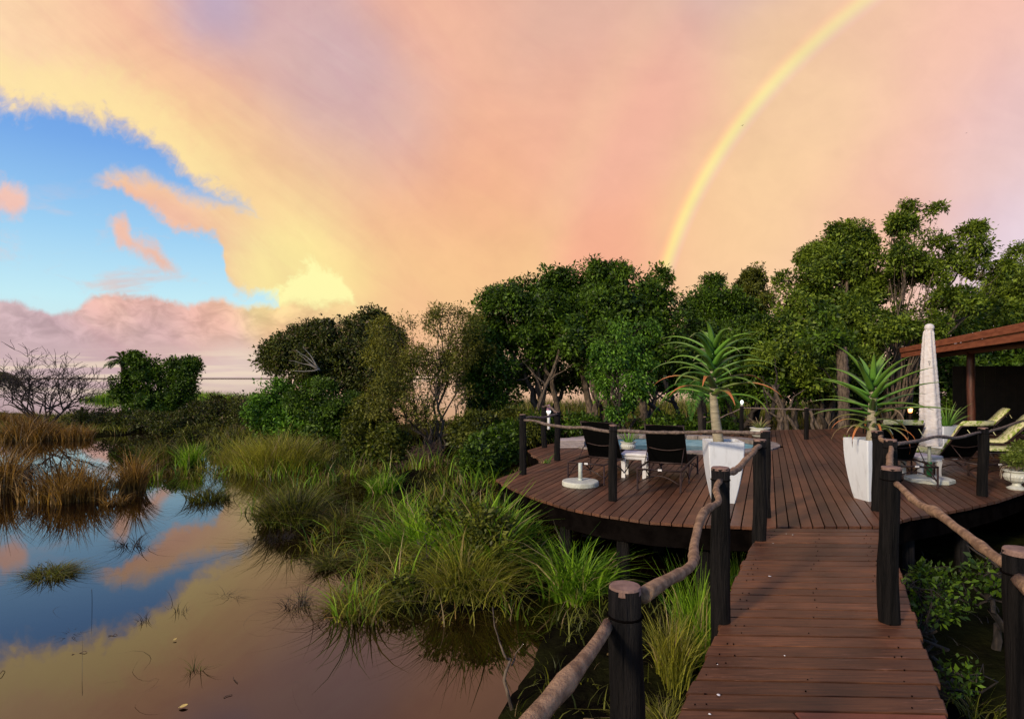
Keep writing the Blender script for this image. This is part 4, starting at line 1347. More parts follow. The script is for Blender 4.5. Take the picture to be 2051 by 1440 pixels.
def tree(name, label, cat, bases, lst, leafmat, barkmat, n_clumps, per, clump_r, leaf, seed, r0=.12, twigs=60, group=None, shell=(.62, 1.04), up=.3, droop=0.0, aspect=.45, wiggle=.15, zmin=.35, deep=.8, extra=None, fill=True, trunk_name='trunk', crown_name='crown'):
    r = np.random.default_rng(seed)
    if leaf > .11: leaf, per = leaf * .84, int(per * 1.35)
    lumps = px_lumps(lst, deep)
    b0 = np.mean([np.asarray(q, float) for q in bases], 0)
    o = thing(name, label, cat, (b0[0], b0[1], b0[2]), 0, group)
    V4, Fq, C = crown_mesh(lumps, int(n_clumps * (1.5 if fill else 1.15)), per, clump_r, leaf, r, shell, up, droop, aspect, zmin)
    if fill:
        V2, F2, _ = crown_mesh([(l[0], l[1], l[2], l[3] * .8, l[4] * .8, l[5] * .8) for l in lumps], n_clumps // 2, per, clump_r * 1.6, leaf * 1.25, r, (0, 1.1), up, droop, aspect * 1.2, zmin, False)
        Fq = np.concatenate([Fq, F2 + len(V4)]); V4 = np.concatenate([V4, V2])
    raw_mesh(crown_name, V4, Fq, leafmat, o)
    mb = MB()
    branch_mesh(mb, bases, lumps, C, r, r0, twigs, wiggle)
    if extra: extra(mb, r)
    mb.build(trunk_name, barkmat, o, True)
    return o

def shrub(label, lst, leafmat, seed, n=90, per=38, cr=.3, leaf=.1, cat='shrub', group='shrubs along the bank', zmin=.05, **kw):
    lumps = px_lumps(lst)
    b = [np.array((l[0], l[1], max(-.1, float(ground_h(l[0], l[1]))))) for l in lumps]
    b = [np.mean(b, 0)]
    return tree('shrub', label, cat, b, lst, leafmat, MT['bark_dark'], n, per, cr, leaf, seed, .03, 24, group, zmin=zmin, trunk_name='stem', crown_name='foliage', **kw)

def blades(B, H, Wd, lean, bend, r, segs=4):
    """grass blades: bases B, heights H, widths Wd, lean direction angle and amount of bend"""
    n = len(B)
    t = np.linspace(0, 1, segs + 1)
    dx, dy = np.cos(lean), np.sin(lean)
    s0 = bend * (.12 + .25 * r.random(n))
    rows = []
    side = np.stack([-dy, dx, np.zeros(n)], 1)
    tw = r.normal(size=n) * .9
    side = side * np.cos(tw)[:, None] + np.stack([dx, dy, np.zeros(n)], 1) * np.sin(tw)[:, None]
    for k, tt in enumerate(t):
        out = H * (s0 * tt + bend * .75 * tt ** 2.3)
        z = H * (tt - .42 * np.minimum(bend, 1.5) * tt ** 2.6)
        c = B + np.stack([dx * out, dy * out, z], 1)
        w_ = Wd * (1 - tt ** 1.6) * .5 + .0004
        if k < segs:
            rows.append(c - side * w_[:, None]); rows.append(c + side * w_[:, None])
        else:
            rows.append(c - side * (Wd * .04)[:, None]); rows.append(c + side * (Wd * .04)[:, None])
    Vv = np.stack(rows, 1)
    m = Vv.shape[1]
    base = (np.arange(n) * m)[:, None]
    Fq = []
    for k in range(segs):
        Fq.append(base + np.array([2 * k, 2 * k + 1, 2 * k + 3, 2 * k + 2]))
    return Vv.reshape(-1, 3), np.concatenate(Fq, 0)

def tussock(label, px, py, rpx, hpx, mat, n, seed, bend=.6, wd=.011, z=0.0, name='grass_tussock', cat='grass', group='grass tussocks in the marsh', depth=.8, n_dark=0, splay=1.0, hmin=.35):
    r = np.random.default_rng(seed)
    c = G(px, py, z)
    k = c[1] / F
    rad, h = rpx * k, hpx * k
    q = np.sqrt(r.random(n)) ; a = r.random(n) * 2 * math.pi
    lob = .72 + .2 * np.sin(a * 2 + seed) + .16 * np.sin(a * 5 + seed * 2.3)     # ragged outline
    ns_ = max(3, n // 45)                                                       # blades gather in sub-clumps
    sq, sa = np.sqrt(r.random(ns_)), r.random(ns_) * 2 * math.pi
    pick = r.integers(0, ns_, n); sub = r.random(n) < .6
    q = np.where(sub, sq[pick], q); a = np.where(sub, sa[pick], a); lob = np.where(sub, .8, lob)
    B = np.stack([c[0] + q * np.cos(a) * rad * lob, c[1] + q * np.sin(a) * rad * depth * lob, np.full(n, z - .05)], 1)
    B[:, :2] += r.normal(size=(n, 2)) * rad * .07
    sub_h = (.55 + .6 * r.random(ns_))[pick]
    g = ground_h(B[:, 0], B[:, 1]); B[:, 2] = np.maximum(B[:, 2], g - .03)
    H = h * (hmin + (1 - hmin) * r.random(n) ** .8) * (1.1 - .35 * q) * np.where(sub, sub_h, 1.0)
    lean = np.where(r.random(n) < .55, a + r.normal(size=n) * .8, r.random(n) * 2 * math.pi)
    bd = bend * (.2 + .6 * q * splay + .35 * r.random(n) + .9 * r.random(n) ** 4)
    V4, Fq = blades(B, H + .05, wd * (.6 + .8 * r.random(n)), lean, bd, r)
    o = raw_mesh(name, V4, Fq, MT[mat])
    return tag(o, label, cat, group)

# ================================================================== trees
def gz_(x, y): return max(0.0, float(ground_h(x, y)))
def gp(px, d):                     # a point on the ground at a photo column and distance
    x = (px - CX) * d / F
    return np.array((x, d, gz_(x, d)))

tree('domed_tree', 'broad dome of dark green foliage on several leaning trunks behind the pool', 'tree',
     [gp(1190, 21.5), gp(1215, 22), gp(1245, 21.2), gp(1130, 21.5), gp(1090, 21.8), gp(1290, 21.5)],
     [(1060, 625, 80, 62, 22), (1150, 600, 105, 60, 22.5), (1250, 600, 95, 68, 22), (1325, 640, 48, 62, 22), (995, 650, 46, 60, 22), (1090, 695, 85, 42, 21.5), (1190, 680, 90, 50, 21), (1290, 700, 70, 60, 21.5), (1215, 555, 40, 26, 22.3), (1105, 565, 30, 24, 22.3), (1050, 745, 60, 34, 23), (1130, 755, 50, 26, 23.4), (1330, 745, 50, 40, 22.6), (1180, 745, 40, 30, 23.5)],
     MT['leaf_deep'], MT['bark'], 760, 62, .40, .15, 101, .15, 120, up=.25)
tree('hanging_tree', 'bright green small tree drooping in front of the domed tree', 'tree',
     [gp(1262, 18.2), gp(1240, 18.4)],
     [(1245, 680, 55, 62, 18.6), (1215, 745, 28, 55, 18.4), (1275, 735, 40, 60, 18.3), (1235, 790, 22, 45, 18.3)],
     MT['leaf_bright'], MT['bark_dark'], 150, 52, .34, .12, 102, .06, 50, up=-.2, droop=.5, fill=False)
tree('bushy_tree', 'dark olive dome of a tree at the left end of the wood', 'tree',
     [gp(640, 23.5), gp(700, 23.5), gp(560, 23.8)],
     [(590, 697, 56, 34, 24), (665, 680, 70, 38, 24), (735, 668, 62, 36, 24), (540, 714, 30, 26, 24), (625, 672, 34, 22, 24), (770, 700, 50, 50, 24), (640, 730, 80, 50, 23.5), (720, 745, 75, 60, 23.2), (738, 642, 22, 12, 24)],
     MT['leaf_brown'], MT['bark_dark'], 580, 58, .36, .13, 103, .11, 80)
def dead_limb(mb, r):
    a = GD(640, 740, 21.9)
    for e, c in (((592, 700), (615, 712)), ((600, 708), (612, 722)), ((580, 722), (612, 728)), ((585, 742), (612, 744)), ((606, 694), (618, 706))):
        q = GD(*e, 21.6); m_ = GD(*c, 21.7)
        mb.tube(bez(a, m_, q, 8) + r.normal(size=(8, 3)) * .02, np.linspace(.030, .006, 8), 6)
o = thing('dead_branch', 'bleached bare branch sticking out of the dark olive tree', 'branch', tuple(GD(640, 740, 21.9)))
mb = MB(); dead_limb(mb, np.random.default_rng(5)); mb.build('limb', MT['bark_white'], o, True)
tree('feathery_tree', 'sparse feathery olive tree with pale twigs left of the domed tree', 'tree',
     [gp(862, 19.2), gp(884, 19.3)],
     [(820, 690, 85, 45, 19.5), (905, 665, 55, 42, 19.6), (880, 725, 70, 60, 19.4), (790, 745, 65, 50, 19), (935, 700, 42, 60, 19.8), (770, 800, 45, 40, 18.6), (850, 795, 60, 40, 18.8), (940, 780, 45, 40, 19.3), (880, 640, 30, 22, 19.5)],
     MT['leaf_acacia'], MT['bark'], 460, 62, .42, .085, 104, .05, 170, shell=(.2, 1.08), aspect=.35, up=.3, fill=False, wiggle=.2)
tree('slender_tree', 'narrow green tree between the feathery tree and the domed tree', 'tree',
     [gp(965, 20.8), gp(985, 21)],
     [(958, 690, 36, 58, 21), (985, 740, 42, 52, 21), (950, 770, 34, 42, 20.8), (1010, 790, 36, 30, 21)],
     MT['leaf_deep'], MT['bark_dark'], 190, 46, .34, .12, 105, .06, 40)
tree('pointed_tree', 'pointed dark tree rising over the wood behind the left aloe', 'tree',
     [gp(1512, 27.5)],
     [(1512, 600, 26, 55, 28), (1512, 555, 14, 24, 28), (1508, 650, 34, 45, 28)],
     MT['leaf_olive'], MT['bark_dark'], 130, 46, .36, .15, 106, .09, 20)
tree('ragged_tree', 'ragged tree crowns between the domed tree and the pointed tree', 'tree',
     [gp(1400, 26.5), gp(1450, 26.5)],
     [(1395, 615, 32, 45, 27), (1445, 600, 36, 48, 27.5), (1470, 650, 45, 45, 27), (1410, 680, 55, 55, 26.5)],
     MT['leaf_deep'], MT['bark_dark'], 230, 52, .42, .16, 107, .1, 40)
tree('spreading_tree', 'low spreading green tree behind the left aloe and the pool', 'tree',
     [gp(1420, 22.5), gp(1470, 22.3), gp(1540, 22)],
     [(1400, 700, 60, 48, 23), (1470, 690, 70, 42, 23), (1545, 690, 70, 50, 22.5), (1440, 745, 60, 38, 22.5), (1530, 750, 70, 36, 22)],
     MT['leaf_deep'], MT['bark_dark'], 330, 56, .38, .14, 108, .10, 60)
tree('big_tree', 'large dense green tree with layered boughs behind the right aloe', 'tree',
     [gp(1650, 22), gp(1590, 21.5), gp(1560, 21.5)],
     [(1700, 500, 48, 48, 24), (1655, 545, 62, 55, 24), (1735, 560, 55, 65, 24), (1600, 600, 60, 45, 23.5), (1680, 630, 90, 55, 23), (1595, 670, 85, 45, 22), (1680, 705, 70, 42, 22), (1570, 725, 75, 36, 21.5), (1640, 755, 80, 30, 21.3), (1696, 468, 26, 20, 24)],
     MT['leaf_fresh'], MT['bark'], 620, 60, .40, .145, 109, .13, 90, up=.15)
def limbs_t7(mb, r):
    for pts, r0 in (([(1800, 880), (1800, 760), (1795, 660), (1812, 560), (1815, 480)], .14), ([(1775, 880), (1770, 780), (1745, 700), (1720, 640)], .13), ([(1815, 880), (1825, 760), (1850, 690), (1890, 590), (1935, 520)], .11),
                    ([(1828, 740), (1870, 660), (1930, 640), (1975, 590)], .08), ([(1850, 690), (1900, 668), (1950, 620), (2000, 560)], .06), ([(1800, 700), (1770, 640), (1740, 600)], .06),
                    ([(1765, 860), (1790, 780), (1815, 700), (1840, 640)], .06), ([(1740, 740), (1770, 690), (1765, 640), (1800, 590)], .05), ([(1735, 870), (1752, 790), (1738, 720)], .09)):
        P = np.array([GD(a, c, 22.4 + .3 * r.random()) for a, c in pts])
        t = np.linspace(0, 1, len(pts)); tt = np.linspace(0, 1, 22)
        Q = np.stack([np.interp(tt, t, P[:, i]) for i in range(3)], 1)
        Q[1:-1] = (Q[:-2] + Q[1:-1] * 2 + Q[2:]) / 4
        Q += r.normal(size=Q.shape) * .025
        mb.tube(Q, r0 * np.linspace(1, .18, 22), 8, True, .15)
tree('tall_tree', 'tall open tree with pale forking limbs above the lodge roof', 'tree',
     [gp(1800, 21.6), gp(1775, 21.8)],
     [(1830, 440, 50, 28, 23), (1790, 480, 38, 42, 23), (1865, 455, 32, 34, 22.6), (1945, 480, 48, 34, 22), (1975, 535, 30, 34, 21.6), (1900, 545, 44, 34, 22), (1825, 540, 40, 40, 22.4), (1850, 600, 45, 30, 22), (1935, 600, 45, 24, 21.6), (1810, 500, 30, 30, 21.8), (1880, 510, 34, 26, 21.8), (1775, 655, 40, 34, 21.2), (1845, 660, 34, 26, 21.2), (1735, 730, 36, 30, 21.2)],
     MT['leaf_fresh'], MT['bark'], 480, 50, .34, .15, 110, .045, 120, shell=(.35, 1.05), extra=limbs_t7, fill=False)
tree('background_tree', 'green tree showing above the lodge roof at the right edge', 'tree',
     [gp(1990, 26), gp(2060, 26)],
     [(1965, 640, 75, 42, 26), (2035, 590, 50, 60, 27), (2045, 530, 26, 34, 28), (1900, 655, 50, 38, 25), (2090, 600, 80, 80, 26), (1870, 700, 40, 40, 25)],
     MT['leaf_fresh'], MT['bark_dark'], 380, 52, .42, .15, 111, .12, 50)
tree('shade_tree', 'dark dense thicket tree seen through the lodge veranda', 'tree',
     [gp(1930, 24), gp(2020, 24)],
     [(2015, 705, 55, 40, 24.8), (2075, 705, 50, 50, 24.8), (1950, 715, 45, 35, 24.8), (1800, 750, 40, 60, 25), (1830, 810, 40, 40, 25), (1760, 700, 40, 60, 25.5), (1890, 760, 70, 60, 24.5), (1980, 770, 70, 60, 24.5), (2060, 770, 60, 60, 24.5), (1950, 830, 90, 40, 24), (2040, 830, 60, 40, 24)],
     MT['leaf_deep'], MT['bark_dark'], 430, 50, .5, .17, 112, .1, 20)
tree('understorey_tree', 'dark low wood under the big tree with crooked thin trunks', 'tree',
     [gp(1500, 24), gp(1530, 21.6), gp(1560, 20.6), gp(1585, 20.8), gp(1640, 21), gp(1605, 21.8), gp(1480, 22.6), gp(1660, 21.6)],
     [(1500, 775, 50, 28, 23.5), (1560, 782, 55, 26, 22), (1630, 780, 55, 26, 22.5), (1690, 775, 45, 32, 23), (1740, 790, 35, 45, 23.5), (1445, 780, 45, 34, 23)],
     MT['leaf_deep'], MT['bark_dark'], 230, 46, .36, .14, 113, .09, 90)
# crooked trunks and props under the wood
o = thing('leaning_poles', 'pale cut poles leaning together beyond the far deck railing', 'poles', tuple(gp(1620, 18.5)))
for (a, c, e, f) in ((1622, 872, 1610, 825), (1655, 875, 1624, 826), (1634, 868, 1622, 822), (1564, 866, 1566, 835), (1602, 868, 1575, 832)):
    p0 = GD(a, c, 18.4); p1 = GD(e, f, 18.6)
    MB().tube(rough_path(p0, p1, 8, .03), [.05] * 8, 8, True, .1).build('pole', MT['bark'], o, True)
# palm trunk standing behind the terracotta pot
o = thing('palm_tree', 'thick ringed trunk standing behind the terracotta pot', 'tree', tuple(gp(1685, 18.6)))
c = gp(1687, 18.6)
P = np.array([(c[0] + .05 * math.sin(z), c[1], z) for z in np.linspace(c[2] - .1, 3.6, 40)])
MB().tube(P, .17 + .012 * np.sin(np.arange(40) * 2.1), 12, True, .08).build('trunk', MT['bark'], o, True)
b0_ = P[-1]
r = np.random.default_rng(77)
V4, Fq, _ = crown_mesh([(b0_[0], b0_[1], b0_[2] + .6, 1.1, 1.0, .7)], 60, 44, .35, .14, r)
raw_mesh('crown', V4, Fq, MT['leaf_deep'], o)

# thin crooked trunks seen against the lake under the canopy
def crooked(label, px, d, top_px, top_py, r0, seed, mat='bark_dark'):
    r = np.random.default_rng(seed)
    a = gp(px, d); b = GD(top_px, top_py, d)
    o = thing('crooked_trunk', label, 'trunk', tuple(a), 0, 'crooked trunks under the canopy')
    mb = MB()
    P = rough_path(a - np.array((0, 0, .1)), b, 12, .10, seed=seed)
    mb.tube(P, r0 * np.linspace(1, .5, 12), 7, True, .15)
    for k in range(4):
        i = r.integers(4, 11)
        e = P[i] + np.array((r.normal() * .7, r.normal() * .3, .4 + r.random() * .9))
        mb.tube(rough_path(P[i], e, 7, .08), r0 * np.linspace(.5, .12, 7), 5, False)
    mb.build('stem', MT[mat], o, True)
crooked('crooked dark trunk left of the two deck corner posts', 1010, 21, 1030, 720, .10, 201)
crooked('crooked trunk rising behind the back left deck post', 1060, 20.5, 1120, 700, .09, 202, 'bark')
crooked('slanting dark trunk right of the bright hanging tree', 1345, 20, 1285, 770, .11, 203)
crooked('slanting dark trunk just left of the tree aloe stem', 1385, 21, 1330, 760, .10, 204)
crooked('thin reddish trunk in the middle of the domed tree', 1200, 20, 1180, 720, .05, 205, 'bark')
crooked('crooked trunk behind the bowl planter', 1535, 20, 1560, 770, .09, 206)
crooked('leaning trunk just right of the bowl planter', 1592, 19.6, 1548, 772, .10, 207, 'bark')
crooked('crooked dark trunk behind the thick ringed trunk', 1665, 20.5, 1690, 770, .10, 208)
crooked('pale vine-like stem hanging behind the near left lounger', 1232, 19, 1218, 730, .035, 209, 'bark')

# ------------------------------------------------------------------ left islands
tree('island_tree', 'round dark tree on the island by the lagoon, left of centre', 'tree',
     [gp(290, 33), gp(330, 33)],
     [(268, 728, 24, 18, 33), (296, 736, 22, 20, 33), (318, 764, 24, 22, 33), (280, 768, 34, 26, 33), (246, 778, 18, 24, 33), (345, 808, 40, 20, 32.5), (285, 812, 56, 20, 32.5)],
     MT['leaf_deep'], MT['bark_dark'], 240, 48, .34, .16, 121, .10, 40)
tree('island_tree', 'smaller upright tree at the right side of the same island', 'tree',
     [gp(368, 32.5)],
     [(362, 735, 20, 18, 32.5), (378, 742, 16, 18, 32.5), (372, 775, 18, 26, 32.5)],
     MT['leaf_deep'], MT['bark_dark'], 110, 44, .36, .17, 122, .08, 20)

def frond(name, parent, a, direction, L, droop, mat, seed, nl=44, leaf=.30, w_=.022, vshape=.5):
    r = np.random.default_rng(seed)
    a = np.asarray(a, float)
    d = norm(direction)
    t = np.linspace(0, 1, 12)
    hz = norm((d[0], d[1], 0))
    P = a + np.outer(t * L, d) + np.outer(-droop * L * t ** 2.2, (0, 0, 1))
    mb = MB()
    mb.tube(P, np.linspace(.016, .004, 12), 5, False)
    s = np.linspace(.12, .99, nl)
    Q = np.stack([np.interp(s, t, P[:, i]) for i in range(3)], 1)
    T = unit_rows(np.gradient(Q, axis=0))
    S = unit_rows(np.cross(T, (0, 0, 1.0)))
    N_ = np.cross(S, T)
    prof = leaf * np.sin(np.clip(s * 1.05, 0, 1) * math.pi * .86 + .25)
    for sg in (-1, 1):
        for i in range(nl):
            D = norm(S[i] * sg + T[i] * .75 + N_[i] * (vshape * .5) + r.normal(size=3) * .06)
            tip = Q[i] + D * prof[i] - np.array((0, 0, .22 * prof[i]))
            m_ = Q[i] + D * prof[i] * .5
            wv = norm(np.cross(D, N_[i])) * w_ * .5
            mb.add([Q[i], m_ + wv, tip, m_ - wv], [(0, 1, 2, 3)])
    return mb.build(name, mat, parent)

o = thing('palm', 'wind-bent palm at the left of the island tree', 'palm', tuple(gp(238, 33)))
a = gp(255, 33); b = GD(246, 722, 33)
MB().tube(rough_path(a, b, 10, .06, seed=3), np.linspace(.16, .10, 10), 8, True, .15).build('trunk', MT['bark_dark'], o, True)
r = np.random.default_rng(31)
for k in range(16):
    az = k * 2.4; el_ = .1 + .9 * r.random()
    frond('frond', o, b, (math.cos(az) * math.cos(el_) - .15, math.sin(az) * math.cos(el_) * .7, math.sin(el_)), .85 + .3 * r.random(), .35 + .4 * r.random(), MT['leaf_deep'], 300 + k, 30, .34, .05)
o = thing('palm', 'dark palm cut by the left edge of the picture', 'palm', tuple(gp(-12, 30)))
a = gp(-12, 30); b = GD(-4, 752, 30)
MB().tube(rough_path(a, b, 10, .06, seed=4), np.linspace(.18, .12, 10), 8, True, .15).build('trunk', MT['bark_dark'], o, True)
for k in range(18):
    az = k * 2.4; el_ = -.1 + 1.0 * r.random()
    frond('frond', o, b, (math.cos(az) * math.cos(el_), math.sin(az) * math.cos(el_) * .7, math.sin(el_)), 1.0 + .3 * r.random(), .6 + .6 * r.random(), MT['leaf_brown'], 330 + k, 30, .42, .06)

# bare thorn bush standing in the shallows
o = thing('bare_bush', 'leafless thorny bush standing in the brown grass at the left', 'bush', tuple(G(88, 862, .1)))
r = np.random.default_rng(44)
mb = MB()
b0_ = G(88, 864, .05)
def grow(p, d, L, rad, lev):
    n = 6
    t = np.linspace(0, 1, n)
    e = p + d * L
    P = p + np.outer(t, d * L) + r.normal(size=(n, 3)) * L * .035 * t[:, None]
    P[:, 2] += L * .12 * np.sin(t * 1.6) * (1 if d[2] < .5 else 0)
    mb.tube(P, rad * np.linspace(1, .55, n), 6 if lev < 2 else 4, False)
    if lev >= 5: return
    kids = 3 if lev < 2 else (3 if r.random() < .5 else 2)
    for k in range(kids):
        i = n - 1 if k == 0 else r.integers(2, n)
        nd = norm(d + r.normal(size=3) * np.array((.75, .6, .4)) + np.array((0, 0, .22)))
        grow(P[i], nd, L * (.62 + .28 * r.random()), max(rad * .6, .011), lev + 1)
for az in (2.9, 3.6, .2, .9, 5.4, 1.9, 4.4):
    grow(b0_, norm((math.cos(az) * .95, math.sin(az) * .5, 1.0)), 1.3, .06, 0)
mb.build('branches', MT['bark_dark'], o, True)

# ------------------------------------------------------------------ shrubs
shrub('low dark shrubs right of the island, behind the yellow grass', [(430, 822, 45, 24, 29), (480, 815, 40, 26, 29), (400, 838, 40, 22, 29), (455, 850, 50, 20, 28)], MT['leaf_brown'], 131, 150, 44, .34, .12)
shrub('green leafy shrub at the foot of the dark olive tree, left side', [(555, 800, 45, 40, 22.5), (530, 835, 35, 34, 22), (590, 840, 45, 40, 21.8)], MT['leaf_bright'], 132, 170, 44, .32, .12)
shrub('dense green shrub under the middle of the dark olive tree', [(640, 810, 55, 45, 21.8), (690, 840, 50, 45, 21), (650, 860, 50, 30, 20.8)], MT['leaf_deep'], 133, 220, 46, .32, .12)
shrub('dark shrub at the feathery tree\'s left, over black water', [(740, 850, 45, 45, 19.5), (770, 890, 40, 40, 18), (720, 900, 40, 35, 18.5)], MT['leaf_olive'], 134, 170, 44, .28, .10)
shrub('leafy green shrub close to the left corner of the deck', [(985, 905, 40, 45, 14), (1015, 885, 28, 40, 14.6), (960, 930, 30, 30, 13.6)], MT['leaf_deep'], 135, 190, 44, .22, .085, zmin=.02)
shrub('low shrub behind the deck corner posts', [(940, 870, 45, 34, 17.5), (1000, 855, 50, 26, 18.5), (1060, 850, 40, 24, 17.8)], MT['leaf_olive'], 136, 190, 44, .26, .09)
shrub('low dark bushes on the left strip beyond the brown grass', [(215, 845, 38, 24, 29), (170, 842, 35, 18, 30), (260, 850, 40, 22, 28.5), (330, 850, 50, 18, 28)], MT['leaf_brown'], 137, 150, 40, .34, .12)
shrub('dark undergrowth behind the pool beneath the domed tree', [(1150, 855, 60, 22, 18.6), (1080, 850, 40, 22, 18.6), (1330, 858, 60, 18, 18.4), (1420, 855, 50, 18, 18.6)], MT['leaf_deep'], 138, 170, 40, .26, .1)
shrub('young leafy shrub close to the right edge of the boardwalk', [(1865, 1190, 42, 38, 4.6), (1890, 1260, 40, 50, 4.3), (1920, 1200, 26, 26, 4.7), (1880, 1330, 38, 34, 4.0)], MT['leaf_deep'], 139, 50, 20, .13, .046, zmin=.05, fill=False, up=.5, aspect=.45)
shrub('small leafy sprigs beneath the right handrail', [(1995, 1135, 32, 40, 5.2)], MT['leaf_deep'], 140, 16, 16, .14, .06, zmin=.05, fill=False, up=.5)
o = shrub('brown dead brush under the feathery tree', [(850, 925, 32, 34, 16.8), (825, 950, 30, 24, 16.2)], MT['fern_dead'], 141, 130, 40, .2, .10, zmin=.02, aspect=.12)
shrub('half-drowned leafy bush at the edge of the near reeds', [(900, 1180, 60, 26, 6.9), (840, 1195, 40, 22, 6.7), (905, 1090, 70, 80, 7.3), (970, 1100, 55, 75, 7.2)], MT['leaf_olive'], 142, 170, 34, .18, .065, zmin=.02, fill=False)
shrub('pale green bush behind the brown grass, left of the yellow grass mound', [(395, 880, 40, 26, 24.5), (350, 890, 34, 24, 24)], MT['leaf_olive'], 143, 110, 40, .26, .09, zmin=.02, aspect=.3)

# ------------------------------------------------------------------ grasses
T_ = tussock
T_('big brown grass clump in the shallows beneath the bare bush', 140, 1000, 85, 110, 'grass_brown', 1100, 1, .5, .02)
T_('brown grass clump cut by the left edge of the picture', 0, 985, 48, 150, 'grass_brown', 650, 2, .5, .02)
T_('pale brown grass around the foot of the bare bush', 60, 880, 75, 70, 'grass_brown', 1100, 3, .6, .03)
T_('brown grass right of the bare bush', 150, 880, 45, 50, 'grass_brown', 500, 4, .6, .03)
T_('slim brown-green grass clump between the brown clump and the green bank', 268, 985, 30, 120, 'grass_brown', 420, 5, .6, .018)
T_('olive grass clump behind the slim brown one', 330, 925, 48, 80, 'grass_olive', 650, 6, .7, .02)
T_('green grass clump beside the olive one on the bank', 385, 935, 30, 80, 'grass_green', 380, 7, .6, .02)
T_('sparse round grass islet in the blue reflection', 418, 1000, 50, 60, 'grass_olive', 420, 8, 1.0, .014)
T_('small dark mossy islet alone in the water at lower left', 97, 1152, 50, 44, 'grass_olive', 700, 9, 1.5, .012, hmin=.15)
T_('broad yellow-green grass mound left of the feathery tree', 560, 940, 105, 110, 'grass_yellow', 3200, 10, .75, .017)
T_('left shoulder of grass beside the yellow-green mound', 470, 932, 42, 85, 'grass_yellow', 800, 11, .75, .017)
T_('tall olive grass clump below the yellow-green mound', 592, 1050, 66, 140, 'grass_olive', 1100, 12, .9, .014)
T_('spidery dark grass over black water in the middle', 705, 1055, 62, 100, 'grass_olive', 420, 13, 1.2, .012)
T_('small overhanging grass tuft at the edge of the orange water', 662, 1135, 42, 62, 'grass_olive', 480, 14, 1.4, .010)
T_('drooping grass tuft nearest the open water, left of the near reeds', 715, 1215, 62, 85, 'grass_yellow', 700, 15, 1.3, .009)
T_('pale arching grass in front of the reed bed', 930, 1195, 95, 185, 'grass_yellow', 1300, 16, 1.0, .009)
T_('olive grass at the left of the reed bed', 810, 1150, 60, 100, 'grass_olive', 650, 17, 1.1, .010)
T_('dense bright green reeds left of the deck corner', 945, 1160, 95, 220, 'grass_green', 560, 18, .6, .030, name='reed_clump', cat='reeds', group='green reed clumps')
T_('bright green reeds spreading at the front left of the reed bed', 815, 1120, 62, 165, 'grass_green', 300, 42, .8, .024, name='reed_clump', cat='reeds', group='green reed clumps')
T_('yellow reeds mixed into the middle of the reed bed', 900, 1120, 75, 175, 'grass_yellow', 420, 43, .8, .018, name='reed_clump', cat='reeds', group='green reed clumps')
T_('bright green reeds just under the deck corner', 1010, 1140, 45, 205, 'grass_green', 480, 19, .6, .030, name='reed_clump', cat='reeds', group='green reed clumps')
T_('bright green reeds at the back left of the reed bed', 858, 1130, 60, 180, 'grass_green', 520, 20, .65, .028, name='reed_clump', cat='reeds', group='green reed clumps')
T_('bright green reeds between the reed bed and the near left post', 1150, 1200, 66, 170, 'grass_green', 520, 21, .8, .022, name='reed_clump', cat='reeds', group='green reed clumps')
T_('green reeds in the dark in front of the deck', 1060, 1150, 55, 140, 'grass_green', 420, 22, .85, .022, name='reed_clump', cat='reeds', group='green reed clumps')
T_('tall green grass growing up beside the second left post', 1395, 1330, 42, 250, 'grass_green', 420, 23, .35, .011, depth=2.4)
T_('yellowing tall grass left of the boardwalk', 1345, 1390, 36, 200, 'grass_yellow', 420, 24, .5, .009, depth=2.0)
T_('green grass tips between the second and third left posts', 1478, 1180, 18, 110, 'grass_green', 160, 25, .35, .011, depth=2.0)
T_('low matted grass at the bottom beside the boardwalk', 1335, 1500, 40, 95, 'grass_yellow', 900, 26, 1.2, .008, depth=1.3)
T_('few thin grass wisps at the lower right corner', 1960, 1470, 55, 120, 'grass_olive', 60, 27, .9, .008)
T_('green sedge by the reflection pool behind the reeds', 770, 985, 40, 62, 'grass_green', 420, 28, .7, .018)
T_('dry sedge beside the narrow pink inlet', 935, 965, 34, 50, 'grass_olive', 420, 29, .9, .016)
T_('grass on the bank left of the deck corner post', 1040, 900, 40, 40, 'grass_green', 500, 30, .8, .02, z=.1)
T_('grass clump at far left beyond the brown grasses', 20, 855, 45, 40, 'grass_brown', 500, 31, .6, .03)
T_('short sedge right of the brown clump, half in the water', 232, 1010, 26, 50, 'grass_brown', 160, 32, .9, .014)
T_('sprouting grass tuft poking through the left deck corner', 1093, 928, 10, 34, 'grass_green', 14, 33, .8, .02, z=DECK)
T_('sparse submerged stems standing alone in front of the slim brown clump', 262, 1095, 34, 60, 'grass_dark', 70, 34, 1.3, .008)
T_('sparse curled stems standing in the orange reflection', 455, 1195, 28, 44, 'grass_dark', 26, 35, 1.6, .006)
T_('little upright stems at the blue and orange edge', 290, 1245, 16, 26, 'grass_dark', 22, 36, .6, .006)
T_('little upright stems right of the first ones', 360, 1225, 16, 28, 'grass_dark', 18, 37, .6, .006)
T_('wispy water plant in the lower middle of the orange reflection', 388, 1345, 16, 55, 'grass_olive', 26, 38, .9, .005)
T_('thin spread stems near the lower left, by the blue reflection', 142, 1270, 22, 20, 'grass_dark', 26, 39, 1.2, .006)
T_('thin dark sedge at the left of the drooping tuft', 600, 1215, 40, 60, 'grass_dark', 110, 40, 1.3, .006)
T_('thin dark sedge at the left of the small overhanging tuft', 555, 1085, 45, 40, 'grass_dark', 120, 41, 1.5, .007)

